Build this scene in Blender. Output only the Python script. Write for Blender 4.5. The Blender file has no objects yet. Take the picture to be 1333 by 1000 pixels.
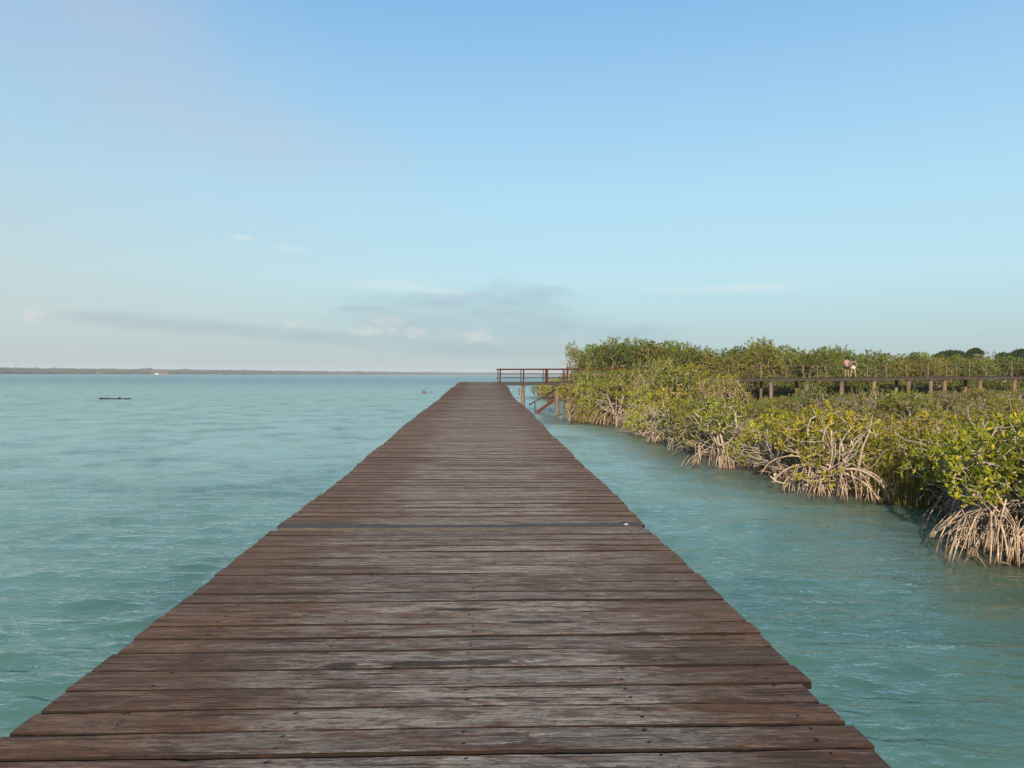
import bpy, bmesh, math, random
import numpy as np
from mathutils import Vector, Matrix
R = math.radians
scn = bpy.context.scene
col = scn.collection
rng = np.random.default_rng(7)
random.seed(7)

# ---------------------------------------------------------------- camera
CAMH = 3.2                      # metres above the lake
ROLL, PITCH = R(0.21), R(0.745)
cam_d = bpy.data.cameras.new('camera')
cam_d.sensor_width = 36; cam_d.lens = 27.0
cam_d.clip_start = 0.05; cam_d.clip_end = 30000
cam = bpy.data.objects.new('camera', cam_d); col.objects.link(cam)
fwd = Vector((0, math.cos(PITCH), -math.sin(PITCH)))
up0 = Vector((0, math.sin(PITCH), math.cos(PITCH)))
rt0 = Vector((1, 0, 0))
rt = rt0*math.cos(ROLL) + up0*math.sin(ROLL)
up = up0*math.cos(ROLL) - rt0*math.sin(ROLL)
M = Matrix((rt, up, -fwd)).transposed().to_4x4()
M.translation = Vector((0, 0, CAMH))
cam.matrix_world = M
scn.camera = cam

def at(px, py, Y):
    """pixel of the 1333x1000 photograph at world depth Y"""
    d = fwd*1000 + rt*(px-666.5) + up*(500-py)
    return Vector((0, 0, CAMH)) + d*(Y/d.y)

# ---------------------------------------------------------------- helpers
def tag(o, label=None, cat=None, group=None, kind=None):
    if label: o['label'] = label
    if cat: o['category'] = cat
    if group: o['group'] = group
    if kind: o['kind'] = kind
    return o

def link(name, me, parent=None, loc=None, rz=0.0):
    o = bpy.data.objects.new(name, me); col.objects.link(o)
    if parent: o.parent = parent
    if loc is not None: o.location = loc
    if rz: o.rotation_euler = (0, 0, rz)
    return o

def np_mesh(name, V, F, mats=(), tint=None, midx=None, smooth=False, uv=None):
    """V (n,3); F a list of arrays (m,k), k-gons"""
    me = bpy.data.meshes.new(name)
    V = np.asarray(V, np.float32)
    if not isinstance(F, (list, tuple)): F = [F]
    F = [np.asarray(f, np.int32) for f in F if len(f)]
    me.vertices.add(len(V)); me.vertices.foreach_set('co', V.ravel())
    loops = np.concatenate([f.ravel() for f in F])
    tot = np.concatenate([np.full(len(f), f.shape[1], np.int32) for f in F])
    st = np.concatenate([[0], np.cumsum(tot)[:-1]]).astype(np.int32)
    me.loops.add(len(loops)); me.loops.foreach_set('vertex_index', loops)
    me.polygons.add(len(tot)); me.polygons.foreach_set('loop_start', st)
    me.polygons.foreach_set('loop_total', tot)
    me.polygons.foreach_set('use_smooth', np.full(len(tot), smooth))
    if midx is not None: me.polygons.foreach_set('material_index', np.asarray(midx, np.int32))
    for m in mats: me.materials.append(m)
    if tint is not None:
        a = me.attributes.new('tint', 'FLOAT_VECTOR', 'POINT')
        a.data.foreach_set('vector', np.asarray(tint, np.float32).ravel())
    if uv is not None:
        u = me.uv_layers.new(name='UVMap')
        u.data.foreach_set('uv', np.asarray(uv, np.float32)[loops].ravel())
    me.update(calc_edges=True); me.validate()
    return me

class MB:
    """collects shapes into one mesh"""
    def __init__(s): s.v = []; s.q = []; s.t = []; s.n = 0; s.tint = []
    def add(s, V, Q=None, T=None, tint=(0, 0, 0)):
        V = np.asarray(V, float)
        if Q is not None and len(Q): s.q.append(np.asarray(Q)+s.n)
        if T is not None and len(T): s.t.append(np.asarray(T)+s.n)
        s.v.append(V); s.n += len(V)
        tt = np.asarray(tint, float)
        s.tint.append(np.tile(tt, (len(V), 1)) if tt.ndim == 1 else tt)
    def box(s, c, size, axes=None, jit=0.0, tint=(0, 0, 0), bev=0.0):
        """box centre c, size (x,y,z), axes 3 orthonormal vectors; chamfered along its length edges"""
        c = np.array(c, float); hx, hy, hz = [k/2 for k in size]
        A = np.eye(3) if axes is None else np.array([list(a) for a in axes], float)
        b = bev if bev else min(hy, hz)*0.18
        prof = [(-hy+b, -hz), (hy-b, -hz), (hy, -hz+b), (hy, hz-b), (hy-b, hz), (-hy+b, hz), (-hy, hz-b), (-hy, -hz+b)]
        V = []
        for sx in (-hx, hx):
            for (y, z) in prof:
                p = np.array([sx, y, z]) + (rng.uniform(-jit, jit, 3) if jit else 0)
                V.append(c + p @ A)
        Q = [(k, (k+1) % 8, 8+(k+1) % 8, 8+k) for k in range(8)]
        for o in (0, 8):
            Q += [(o+0, o+1, o+2, o+3), (o+4, o+5, o+6, o+7), (o+0, o+3, o+4, o+7)]
        s.add(V, Q, tint=tint)
    def bar(s, a, b, w, h, tint=(0, 0, 0)):
        a = Vector(a); b = Vector(b); x = (b-a); L = x.length; x.normalize()
        ref = Vector((0, 0, 1)) if abs(x.z) < .9 else Vector((0, 1, 0))
        y = ref.cross(x).normalized(); z = x.cross(y)
        s.box((a+b)/2, (L, w, h), (x, y, z), tint=tint)
    def tube(s, P, rad, n=5, tint=(0, 0, 0)):
        P = np.asarray(P, float); m = len(P)
        rad = np.broadcast_to(np.asarray(rad, float), (m,))
        T = np.gradient(P, axis=0); T /= (np.linalg.norm(T, axis=1)[:, None]+1e-9)
        ref = np.where(np.abs(T[:, 2:3]) > .9, np.array([[1., 0, 0]]), np.array([[0, 0, 1.]]))
        if (np.abs(T[:, 2]) > .9).any(): ref = np.array([[0.83, .55, .1]])*np.ones((m, 1))
        U = np.cross(ref, T); U /= (np.linalg.norm(U, axis=1)[:, None]+1e-9)
        W = np.cross(T, U)
        a = np.arange(n)*2*np.pi/n
        V = P[:, None, :] + rad[:, None, None]*(np.cos(a)[None, :, None]*U[:, None, :]+np.sin(a)[None, :, None]*W[:, None, :])
        V = V.reshape(-1, 3)
        i = np.arange(m-1)[:, None]*n; k = np.arange(n)[None, :]; k2 = (k+1) % n
        Q = np.stack([i+k, i+k2, i+n+k2, i+n+k], -1).reshape(-1, 4)
        s.add(V, Q, tint=tint)
        T3 = [(0, j+1, j) for j in range(1, n-1)] + [((m-1)*n, (m-1)*n+j, (m-1)*n+j+1) for j in range(1, n-1)]
        s.t.append(np.array(T3)+s.n-len(V))
    def mesh(s, name, mat, smooth=False):
        F = []
        if s.q: F.append(np.concatenate(s.q))
        if s.t: F.append(np.concatenate(s.t))
        return np_mesh(name, np.concatenate(s.v), F, (mat,), tint=np.concatenate(s.tint), smooth=smooth)
    def build(s, name, mat, parent=None, smooth=False):
        return link(name, s.mesh(name, mat, smooth), parent)

# ---------------------------------------------------------------- node helpers
class NT:
    def __init__(s, nt): s.nt = nt; nt.nodes.clear()
    def n(s, t, **kw):
        nd = s.nt.nodes.new(t)
        for k, v in kw.items():
            if k.startswith('i_'): continue
            setattr(nd, k, v)
        return nd
    def put(s, sock, v):
        if v is None: return
        if isinstance(v, bpy.types.NodeSocket): s.nt.links.new(v, sock)
        else:
            try: sock.default_value = v
            except Exception: sock.default_value = (*v, 1.0)
    def math(s, op, a, b=0.0, c=0.0, clamp=False):
        nd = s.n('ShaderNodeMath', operation=op, use_clamp=clamp)
        s.put(nd.inputs[0], a); s.put(nd.inputs[1], b); s.put(nd.inputs[2], c)
        return nd.outputs[0]
    def mix(s, f, a, b, mode='MIX'):
        nd = s.n('ShaderNodeMix', data_type='RGBA', blend_type=mode)
        s.put(nd.inputs[0], f); s.put(nd.inputs[6], a); s.put(nd.inputs[7], b)
        return nd.outputs[2]
    def noise(s, vec, scale, detail=4, rough=.55, dist=0.0):
        nd = s.n('ShaderNodeTexNoise'); s.put(nd.inputs['Vector'], vec)
        nd.inputs['Scale'].default_value = scale; nd.inputs['Detail'].default_value = detail
        nd.inputs['Roughness'].default_value = rough; nd.inputs['Distortion'].default_value = dist
        return nd.outputs[0]
    def scale(s, vec, v, loc=(0, 0, 0), rot=(0, 0, 0)):
        nd = s.n('ShaderNodeMapping'); s.put(nd.inputs[0], vec)
        nd.inputs['Scale'].default_value = v; nd.inputs['Location'].default_value = loc
        nd.inputs['Rotation'].default_value = rot
        return nd.outputs[0]
    def ramp(s, f, lo, hi, a=0.0, b=1.0, smooth=True):
        nd = s.n('ShaderNodeMapRange', interpolation_type='SMOOTHSTEP' if smooth else 'LINEAR')
        s.put(nd.inputs[0], f); nd.inputs[1].default_value = lo; nd.inputs[2].default_value = hi
        nd.inputs[3].default_value = a; nd.inputs[4].default_value = b
        return nd.outputs[0]
    def sep(s, vec):
        nd = s.n('ShaderNodeSeparateXYZ'); s.put(nd.inputs[0], vec); return nd.outputs
    def comb(s, x, y, z):
        nd = s.n('ShaderNodeCombineXYZ'); s.put(nd.inputs[0], x); s.put(nd.inputs[1], y); s.put(nd.inputs[2], z)
        return nd.outputs[0]
    def attr(s, name): return s.n('ShaderNodeAttribute', attribute_name=name).outputs['Vector']
    def bump(s, h, strength=.3, dist=.02, normal=None):
        nd = s.n('ShaderNodeBump'); s.put(nd.inputs['Height'], h)
        nd.inputs['Strength'].default_value = strength; nd.inputs['Distance'].default_value = dist
        if normal is not None: s.put(nd.inputs['Normal'], normal)
        return nd.outputs[0]

def new_mat(name):
    m = bpy.data.materials.new(name); m.use_nodes = True
    g = NT(m.node_tree)
    out = g.n('ShaderNodeOutputMaterial')
    b = g.n('ShaderNodeBsdfPrincipled')
    g.nt.links.new(b.outputs[0], out.inputs[0])
    return m, g, b, out

def simple_mat(name, c1, c2, scale=6, rough=.7, stretch=(1, 1, 1), bump=.2, spec=.4, obj_random=0.0):
    m, g, b, out = new_mat(name)
    v = g.n('ShaderNodeTexCoord').outputs['Object']
    v = g.scale(v, stretch)
    n1 = g.noise(v, scale, 6, .6)
    c = g.mix(g.ramp(n1, .3, .7), c1, c2)
    n2 = g.noise(v, scale*5, 4, .6)
    c = g.mix(g.ramp(n2, .35, .75, 0, .5), c, [x*.55 for x in c1[:3]])
    if obj_random:
        r = g.n('ShaderNodeObjectInfo').outputs['Random']
        c = g.mix(1.0, c, g.comb(*[g.math('MULTIPLY_ADD', r, obj_random, 1-obj_random/2)]*3), 'MULTIPLY')
    g.put(b.inputs['Base Color'], c)
    b.inputs['Roughness'].default_value = rough
    b.inputs['Specular IOR Level'].default_value = spec
    g.put(b.inputs['Normal'], g.bump(g.math('ADD', n1, n2), bump, .02))
    return m

# ---------------------------------------------------------------- materials
def wood_deck_mat():
    m, g, b, out = new_mat('weathered_deck_wood')
    uv = g.n('ShaderNodeTexCoord').outputs['UV']
    U, Vv, _ = g.sep(uv)
    P, E, H = g.sep(g.attr('tint'))        # plank random, distance to plank edge (m), 2nd random
    base = g.comb(U, g.math('ADD', Vv, g.math('MULTIPLY', P, 31.0)), g.math('MULTIPLY', P, 17.0))
    grain = g.noise(g.scale(base, (7, 75, 1)), 1.0, 9, .72, .6)
    wave_ = g.noise(g.scale(base, (1.5, 26, 1), (9, 1, 4)), 1.0, 5, .6, .8)
    fine = g.noise(g.scale(base, (24, 210, 1)), 1.0, 5, .7)
    speck = g.noise(g.scale(base, (45, 90, 1), (2, 8, 1)), 1.0, 4, .65)
    blot = g.noise(g.scale(base, (2.0, 9.0, 1)), 1.0, 7, .68, .6)
    wide = g.noise(g.comb(U, Vv, 0.0), 1.1, 5, .6)
    au = g.math('ABSOLUTE', g.math('ADD', U, 0.02))
    edge = g.ramp(g.math('ADD', g.math('MULTIPLY_ADD', P, .55, g.math('SUBTRACT', au, .275)), g.math('MULTIPLY', g.math('SUBTRACT', wide, .5), 1.7)), 0.66, 1.45)
    grey = g.mix(P, (0.125, 0.103, 0.080), (0.265, 0.226, 0.182))
    brown = g.mix(H, (0.036, 0.018, 0.008), (0.115, 0.050, 0.022))
    f = g.math('ADD', g.math('MULTIPLY', edge, .80), g.ramp(blot, .47, .66, 0, .9), clamp=True)
    c = g.mix(f, grey, brown)
    hi = g.mix(f, (0.46, 0.41, 0.345), (0.22, 0.105, 0.052))
    c = g.mix(g.ramp(grain, .52, .64, 0, .75), c, hi)
    c = g.mix(g.ramp(wave_, .54, .66, 0, .45), c, hi)
    c = g.mix(g.ramp(grain, .36, .47, .85, 0), c, (0.030, 0.020, 0.014))
    c = g.mix(g.ramp(fine, .52, .62, 0, .65), c, (0.035, 0.023, 0.016))
    c = g.mix(g.ramp(speck, .60, .68, 0, .7), c, (0.022, 0.015, 0.011))
    crack = g.noise(g.scale(base, (1.3, 60, 1), (3.1, 7.7, 0)), 1.0, 3, .5, .5)
    ck = g.math('MULTIPLY', g.ramp(crack, .61, .645), g.ramp(blot, .35, .55))
    c = g.mix(g.math('MULTIPLY', ck, .9), c, (0.010, 0.007, 0.005))
    # damp purple-brown patches and sunlit lips painted orange along arrises
    pat = g.noise(g.scale(base, (2.2, 12, 1), (11, 5, 0)), 1.0, 7, .62, .8)
    wet = g.ramp(pat, .595, .625)
    c = g.mix(g.math('MULTIPLY', wet, .7), c, (0.050, 0.026, 0.021))
    ornn = g.noise(g.scale(base, (1.5, 8, 1), (5, 2, 3)), 1.0, 4, .6)
    en = g.noise(g.scale(base, (30, 60, 1)), 1.0, 3, .6)
    orn = g.math('MULTIPLY', g.ramp(g.math('MULTIPLY_ADD', en, -.016, E), -.004, .0, 1, 0), g.ramp(g.math('MULTIPLY_ADD', H, .12, ornn), .615, .68))
    c = g.mix(g.math('MULTIPLY', orn, .75), c, (0.25, 0.135, 0.07))
    c = g.mix(g.math('MULTIPLY', g.ramp(g.math('MULTIPLY_ADD', ornn, .012, E), .006, .012, 1, 0), .85), c, (0.018, 0.011, 0.008))  # gap shade painted as a dark strip along the board lips
    c = g.mix(g.math('MULTIPLY', g.ramp(E, -.006, -.001, 1, 0), .95), c, (0.010, 0.007, 0.005))  # board sides coloured near black to stand in for shade in the gaps
    # the long dark stains (deck metres: across, along)
    st = None
    nz = g.noise(g.scale(uv, (7, 30, 1)), 1.0, 6, .65, .4)
    for (u0, v0, ru, rv) in ((-.24, 3.88, .26, .034), (.02, 3.885, .15, .044), (-.72, 3.87, .085, .045), (.9, 4.28, .22, .025),
                             (-.1, 4.74, .2, .03), (-.35, 9.9, .55, .04), (.35, 4.5, .22, .03), (-1.1, 5.75, .5, .03)):
        du = g.math('POWER', g.math('DIVIDE', g.math('SUBTRACT', U, u0), ru), 2.0)
        dv = g.math('POWER', g.math('DIVIDE', g.math('SUBTRACT', Vv, v0), rv), 2.0)
        d = g.math('ADD', g.math('MULTIPLY_ADD', du, 1.0, dv), g.math('MULTIPLY', g.math('SUBTRACT', nz, .5), 4.5))
        k = g.ramp(d, .8, 1.05, 1, 0)
        st = k if st is None else g.math('MAXIMUM', st, k)
    c = g.mix(g.ramp(g.noise(g.scale(base, (5, 22, 1), (4, 4, 8)), 1.0, 7, .7, .5), .52, .58, 0, .6), c, (0.032, 0.016, 0.010))
    c = g.mix(g.math('MULTIPLY', st, .88), c, (0.012, 0.009, 0.008))
    g.put(b.inputs['Base Color'], c)
    r = g.math('SUBTRACT', g.math('MULTIPLY_ADD', grain, .35, .56), g.math('MULTIPLY', st, .0))
    g.put(b.inputs['Roughness'], r)
    b.inputs['Specular IOR Level'].default_value = .2
    b.inputs['Sheen Weight'].default_value = .05; b.inputs['Sheen Roughness'].default_value = .45; b.inputs['Sheen Tint'].default_value = (1.0, .80, .68, 1)
    h = g.math('SUBTRACT', g.math('ADD', grain, g.math('MULTIPLY', fine, .35)), g.math('MULTIPLY', ck, 1.2))
    g.put(b.inputs['Normal'], g.bump(h, .9, .006))
    return m

def water_mat():
    m, g, b, out = new_mat('lagoon_water')
    pos = g.n('ShaderNodeNewGeometry').outputs['Position']
    X, Y, _ = g.sep(pos)
    sh, _, _ = g.sep(g.attr('tint'))          # distance out from the bank, metres
    patch = g.noise(g.scale(pos, (.06, .035, 0)), 1.0, 4, .55)
    patch2 = g.noise(g.scale(pos, (.35, .3, 0)), 1.0, 4, .6, .6)
    mid_pale = g.ramp(g.math('MULTIPLY_ADD', patch, 16.0, Y), 14, 44)
    c = g.mix(g.ramp(patch, .35, .65), (0.095, 0.215, 0.160), (0.135, 0.275, 0.205))
    c = g.mix(mid_pale, c, (0.310, 0.490, 0.415))  # body colour turns paler further out
    c = g.mix(g.ramp(patch2, .4, .72, 0, .6), c, (0.060, 0.145, 0.112))
    # deeper water past the pale middle band
    far = g.ramp(g.math('ADD', Y, g.math('MULTIPLY', g.math('SUBTRACT', patch, .5), 80.0)), 120, 300)
    c = g.mix(far, c, (0.125, 0.270, 0.280))
    # olive shallows over mud along the bank, plant reflections painted into the colour
    shal_refl = g.ramp(g.math('ADD', sh, g.math('MULTIPLY', g.math('SUBTRACT', patch2, .5), 3.5)), 0.2, 4.5, 1, 0)
    c = g.mix(g.math('MULTIPLY', shal_refl, .8), c, (0.075, 0.095, 0.050))
    bodyc = c; rough_ = g.ramp(Y, 10, 220, .02, .16, False)
    # ripples finer than the mesh waves
    rp = g.scale(pos, (.42, 1.35, 1), rot=(0, 0, R(-9)))
    n1 = g.noise(rp, 2.6, 3, .55, .5)
    n2 = g.noise(g.scale(pos, (.6, 1.9, 1), rot=(0, 0, R(12))), 6.0, 3, .6, .4)
    n3 = g.noise(g.scale(pos, (.10, .30, 1), rot=(0, 0, R(-5))), 1.0, 3, .6, .3)
    h = g.math('ADD', g.math('MULTIPLY', n1, .085), g.math('MULTIPLY', n2, .024))
    h = g.math('ADD', h, g.math('MULTIPLY', n3, .12))
    nb = g.bump(h, 1.0, 1.0)
    df = g.n('ShaderNodeBsdfDiffuse'); g.put(df.inputs['Color'], bodyc); g.put(df.inputs['Normal'], g.comb(0.0, 0.0, 1.0))
    gl = g.n('ShaderNodeBsdfGlossy'); g.put(gl.inputs['Roughness'], rough_); g.put(gl.inputs['Normal'], nb)
    dt = g.n('ShaderNodeVectorMath', operation='DOT_PRODUCT'); g.put(dt.inputs[0], nb); g.put(dt.inputs[1], g.n('ShaderNodeNewGeometry').outputs['Incoming'])
    dv_ = dt.outputs['Value']
    sch = g.math('MULTIPLY_ADD', g.math('POWER', g.math('SUBTRACT', 1.0, g.math('MAXIMUM', dv_, 0.0)), 3.8), .965, .035)
    sch = g.math('MULTIPLY', sch, g.ramp(dv_, .0, .03))
    mx = g.n('ShaderNodeMixShader'); g.put(mx.inputs[0], sch)
    g.nt.links.new(df.outputs[0], mx.inputs[1]); g.nt.links.new(gl.outputs[0], mx.inputs[2]); g.nt.links.new(mx.outputs[0], out.inputs[0])
    g.nt.nodes.remove(b)
    return m

def leaf_mat(name, greens, yellow=(0.40, 0.33, 0.04), rnd=.65):
    m, g, b, out = new_mat(name)
    T, K, _ = g.sep(g.attr('tint'))
    r = g.n('ShaderNodeObjectInfo').outputs['Random']
    c = g.mix(T, greens[0], greens[1])
    c = g.mix(g.ramp(K, .74, .92), c, yellow)
    c = g.mix(g.ramp(K, .0, .07, .8, 0), c, (0.13, 0.07, 0.035))
    k = g.math('MULTIPLY_ADD', r, rnd, 1-rnd/2)
    r2 = g.math('FRACT', g.math('MULTIPLY', r, 7.31))
    kr = g.math('MULTIPLY', k, g.math('MULTIPLY_ADD', r2, .40, .80))
    c = g.mix(1.0, c, g.comb(kr, k, g.math('MULTIPLY', k, .9)), 'MULTIPLY')
    g.put(b.inputs['Base Color'], c)
    b.inputs['Roughness'].default_value = .5
    b.inputs['Specular IOR Level'].default_value = .18
    tr = g.n('ShaderNodeBsdfTranslucent')
    g.put(tr.inputs[0], g.mix(1.0, c, (1.5, 1.5, .6), 'MULTIPLY'))
    ms = g.n('ShaderNodeMixShader'); ms.inputs[0].default_value = .32
    g.nt.links.new(b.outputs[0], ms.inputs[1]); g.nt.links.new(tr.outputs[0], ms.inputs[2])
    g.nt.links.new(ms.outputs[0], out.inputs[0])
    return m

M_deck = wood_deck_mat()
M_water = water_mat()
M_pile = simple_mat('grey_pile_wood', (0.08, 0.063, 0.048), (0.20, 0.16, 0.12), 2.5, .8, (3, 3, .5))
M_pile_o = simple_mat('orange_pile_wood', (0.09, 0.055, 0.032), (0.21, 0.145, 0.09), 2.5, .8, (3, 3, .5))
M_beam = simple_mat('dark_beam_wood', (0.028, 0.023, 0.019), (0.060, 0.049, 0.040), 3, .8, (1, 3, 3))
M_red = simple_mat('red_brown_rail_wood', (0.036, 0.011, 0.006), (0.075, 0.024, 0.014), 3, .8, (1, 3, 3), spec=.15)
M_orange = simple_mat('orange_stair_wood', (0.055, 0.019, 0.009), (0.11, 0.040, 0.019), 3, .8, (1, 3, 3), spec=.15)
M_railgrey = simple_mat('thin_rail_wood', (0.05, 0.034, 0.02), (0.09, 0.062, 0.04), 3, .8, (2, 2, 2))
M_post = simple_mat('weathered_post_wood', (0.10, 0.068, 0.042), (0.19, 0.13, 0.08), 3, .8, (2, 2, 2))
M_strip = simple_mat('dark_joint_strip', (0.040, 0.032, 0.028), (0.085, 0.070, 0.060), 5, .7, (1, 6, 6), .15)
M_bolt = simple_mat('bright_bolt_metal', (0.28, 0.26, 0.24), (0.4, 0.38, 0.35), 30, .4)
M_nail = simple_mat('rusty_nail', (0.014, 0.009, 0.007), (0.024, 0.016, 0.012), 30, .9, spec=.1)
M_root = simple_mat('mangrove_root_bark', (0.17, 0.125, 0.09), (0.46, 0.365, 0.28), 5, .8, (1, 1, 1), .3, obj_random=.25)
M_bark = simple_mat('mangrove_bark', (0.24, 0.20, 0.165), (0.42, 0.37, 0.32), 5, .85, (1, 1, .4), .3, obj_random=.25)
M_twig = simple_mat('grey_twigs', (0.18, 0.14, 0.11), (0.36, 0.295, 0.24), 5, .9, obj_random=.4)
def root_mat():
    m = simple_mat('mangrove_root_bark', (0.17, 0.125, 0.09), (0.50, 0.40, 0.30), 5, .8, (1, 1, 1), .4, obj_random=.25)
    nt = m.node_tree; b = [n for n in nt.nodes if n.type == 'BSDF_PRINCIPLED'][0]
    src = b.inputs['Base Color'].links[0].from_socket
    g = NT.__new__(NT); g.nt = nt
    pos = g.n('ShaderNodeNewGeometry').outputs['Position']; _, _, z = g.sep(pos)
    zz = g.math('MULTIPLY_ADD', g.noise(pos, 3.0, 3), .22, g.math('SUBTRACT', z, .11))
    c = g.mix(g.ramp(zz, .10, .26, .5, 0), src, (0.16, 0.085, 0.055))       # reddish young bark
    c = g.mix(g.ramp(zz, .04, .13, .9, 0), c, (0.028, 0.022, 0.014))         # wet tide band
    nt.links.new(c, b.inputs['Base Color'])
    return m
M_root = root_mat()
M_mud = simple_mat('dark_mud', (0.035, 0.026, 0.016), (0.075, 0.055, 0.033), 2.5, .7, (1, 1, 1), .5)
M_leafA = leaf_mat('mangrove_leaf', ((0.060, 0.095, 0.012), (0.300, 0.300, 0.028)))
M_leafB = leaf_mat('scrub_leaf', ((0.034, 0.058, 0.010), (0.190, 0.200, 0.034)), (0.30, 0.22, 0.06))
M_leafC = leaf_mat('tree_leaf', ((0.022, 0.054, 0.007), (0.150, 0.200, 0.020)), (0.26, 0.23, 0.035))
M_leafD = leaf_mat('dark_tree_leaf', ((0.018, 0.034, 0.014), (0.038, 0.062, 0.020)), (0.05, 0.07, 0.02), .2)
M_grass = leaf_mat('marsh_grass_blade', ((0.090, 0.105, 0.022), (0.24, 0.21, 0.060)), (0.32, 0.24, 0.09))

# ---------------------------------------------------------------- bank outline
BK = np.array([(-200, 9.0), (3, 8.6), (8, 8.6), (12.7, 9.0), (15, 9.4), (18.5, 10.0), (19.8, 9.2), (21, 8.5), (23, 8.1), (27, 7.7), (30.5, 7.3),
               (37, 7.6), (44, 7.4), (48, 6.7), (49.2, 3.9), (53, 3.7), (60, 4.6), (75, 6.2), (92, 6.4), (100, 3.8), (107, 3.4), (112, 5.4),
               (130, 12), (200, 60), (300, 130), (600, 330), (1200, 700)])
def bank_x(y): return np.interp(y, BK[:, 0], BK[:, 1])

# ---------------------------------------------------------------- lake
def build_lake():
    dth = 0.0042
    th_f = np.arange(-0.80, 0.80, dth)
    th = np.concatenate([np.linspace(-np.pi, -0.80, 60)[:-1], th_f, np.linspace(0.80, np.pi, 60)])
    r = [0.3, 0.8, 1.4, 2.0, 2.6]
    while r[-1] < 140: r.append(r[-1]*1.0052)
    r += [165, 200, 250, 320, 420, 560, 760, 1000, 1400, 2000, 3000, 4200]
    r = np.array(r)
    TH, RR = np.meshgrid(th, r)
    X = RR*np.sin(TH); Y = RR*np.cos(TH)
    Z = np.zeros_like(X)
    wr = np.random.default_rng(3)
    sp = np.maximum(np.gradient(r)[:, None]*np.ones_like(TH), RR*dth)
    for i in range(96):
        lam = 0.20*(12 ** (wr.random()**1.2))              # .26 .. 3.6 m
        a = R(-96 + wr.normal(0, 15))               # crests lie roughly across the view
        k = 2*np.pi/lam
        amp = 0.0041*lam**0.84*wr.uniform(.6, 1.4)
        att = np.clip((lam/sp - 3.0)/3.0, 0, 1)
        ph = k*(X*np.cos(a)+Y*np.sin(a)) + wr.uniform(0, 6.28) + 0.9*np.sin(0.21*X+0.13*Y+i)
        s = np.sin(ph)
        Z += att*amp*(s + .22*(1-s*s)*2-.22)
    Z[RR > 150] = 0
    bx = bank_x(Y)
    d = bx - X
    tint = np.stack([np.clip(d, -5, 60), Z*0, Z*0], -1).reshape(-1, 3)
    V = np.stack([X, Y, Z], -1).reshape(-1, 3)
    nr, nt = X.shape
    i = np.arange(nr-1)[:, None]*nt; k = np.arange(nt-1)[None, :]
    Q = np.stack([i+k, i+nt+k, i+nt+k+1, i+k+1], -1).reshape(-1, 4)[:, ::-1]
    me = np_mesh('lake_water', V, Q, (M_water,), tint=tint, smooth=True)
    tag(link('water', me), kind='structure', label='turquoise lagoon water with fine wind ripples')
build_lake()

# ---------------------------------------------------------------- mud bank
def build_ground():
    ys = np.concatenate([np.arange(-40, 0, 5), np.arange(0, 62, .5), np.arange(62, 130, 2), np.arange(130, 1300, 40)])
    off = np.array([-1.6, -1.0, -.5, -.2, .1, .4, .8, 1.3, 2, 3, 4, 5.5, 7, 9, 11, 14, 17, 20, 25, 30, 36, 45, 60, 90, 150, 300, 800])
    Yg, O = np.meshgrid(ys, off, indexing='ij')
    Xg = bank_x(Yg) + O + .25*np.sin(Yg*1.7)*np.exp(-np.abs(O)/3)
    Zg = np.interp(O, [-1.6, -.5, .1, 1.3, 4, 800], [-.55, -.22, -.03, .10, .16, .25])
    Zg = Zg + np.where(O > .3, .04*rng.standard_normal(Zg.shape), 0)
    V = np.stack([Xg, Yg, Zg], -1).reshape(-1, 3)
    n = len(off); i = np.arange(len(ys)-1)[:, None]*n; k = np.arange(n-1)[None, :]
    Q = np.stack([i+k, i+k+1, i+n+k+1, i+n+k], -1).reshape(-1, 4)
    tag(link('ground', np_mesh('ground', V, Q, (M_mud,), smooth=True)), kind='structure', label='dark mud bank under the mangroves')
    # lake bed far under everything, closes the world below
build_ground()

# ---------------------------------------------------------------- main pier
YAW = R(2.2)
dirv = np.array([-math.sin(YAW), math.cos(YAW)])      # along the pier
lat = np.array([math.cos(YAW), math.sin(YAW)])        # across, to the right
DROPU = [-4, 0, 3, 5.5, 7.4, 13, 27.7, 45, 57, 64]
DROPZ = [1.49, 1.482, 1.474, 1.452, 1.44, 1.353, 1.163, .92, .745, .655]
def deck_z(u): return CAMH - np.interp(u, DROPU, DROPZ)
LE = 1.90; RE = 1.535
def left_edge(u): return -(LE + .018*math.sin(u*1.1) + .03*math.sin(u*.31+1) + .02*max(0, u-20)/20*math.sin(u*.7))
def right_edge(u): return RE + .015*math.sin(u*1.3+2) + .03*math.sin(u*.27) - .13*math.exp(-((u-33)/5)**2) + .10*math.exp(-((u-50)/6)**2)

pier = link('wooden_pier', None, loc=None)
tag(pier, 'long weathered plank pier running from the foreground out over the lagoon', 'pier')
def deck_pt(u, s, z): return (dirv[0]*u+lat[0]*s, dirv[1]*u+lat[1]*s, z)

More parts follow.
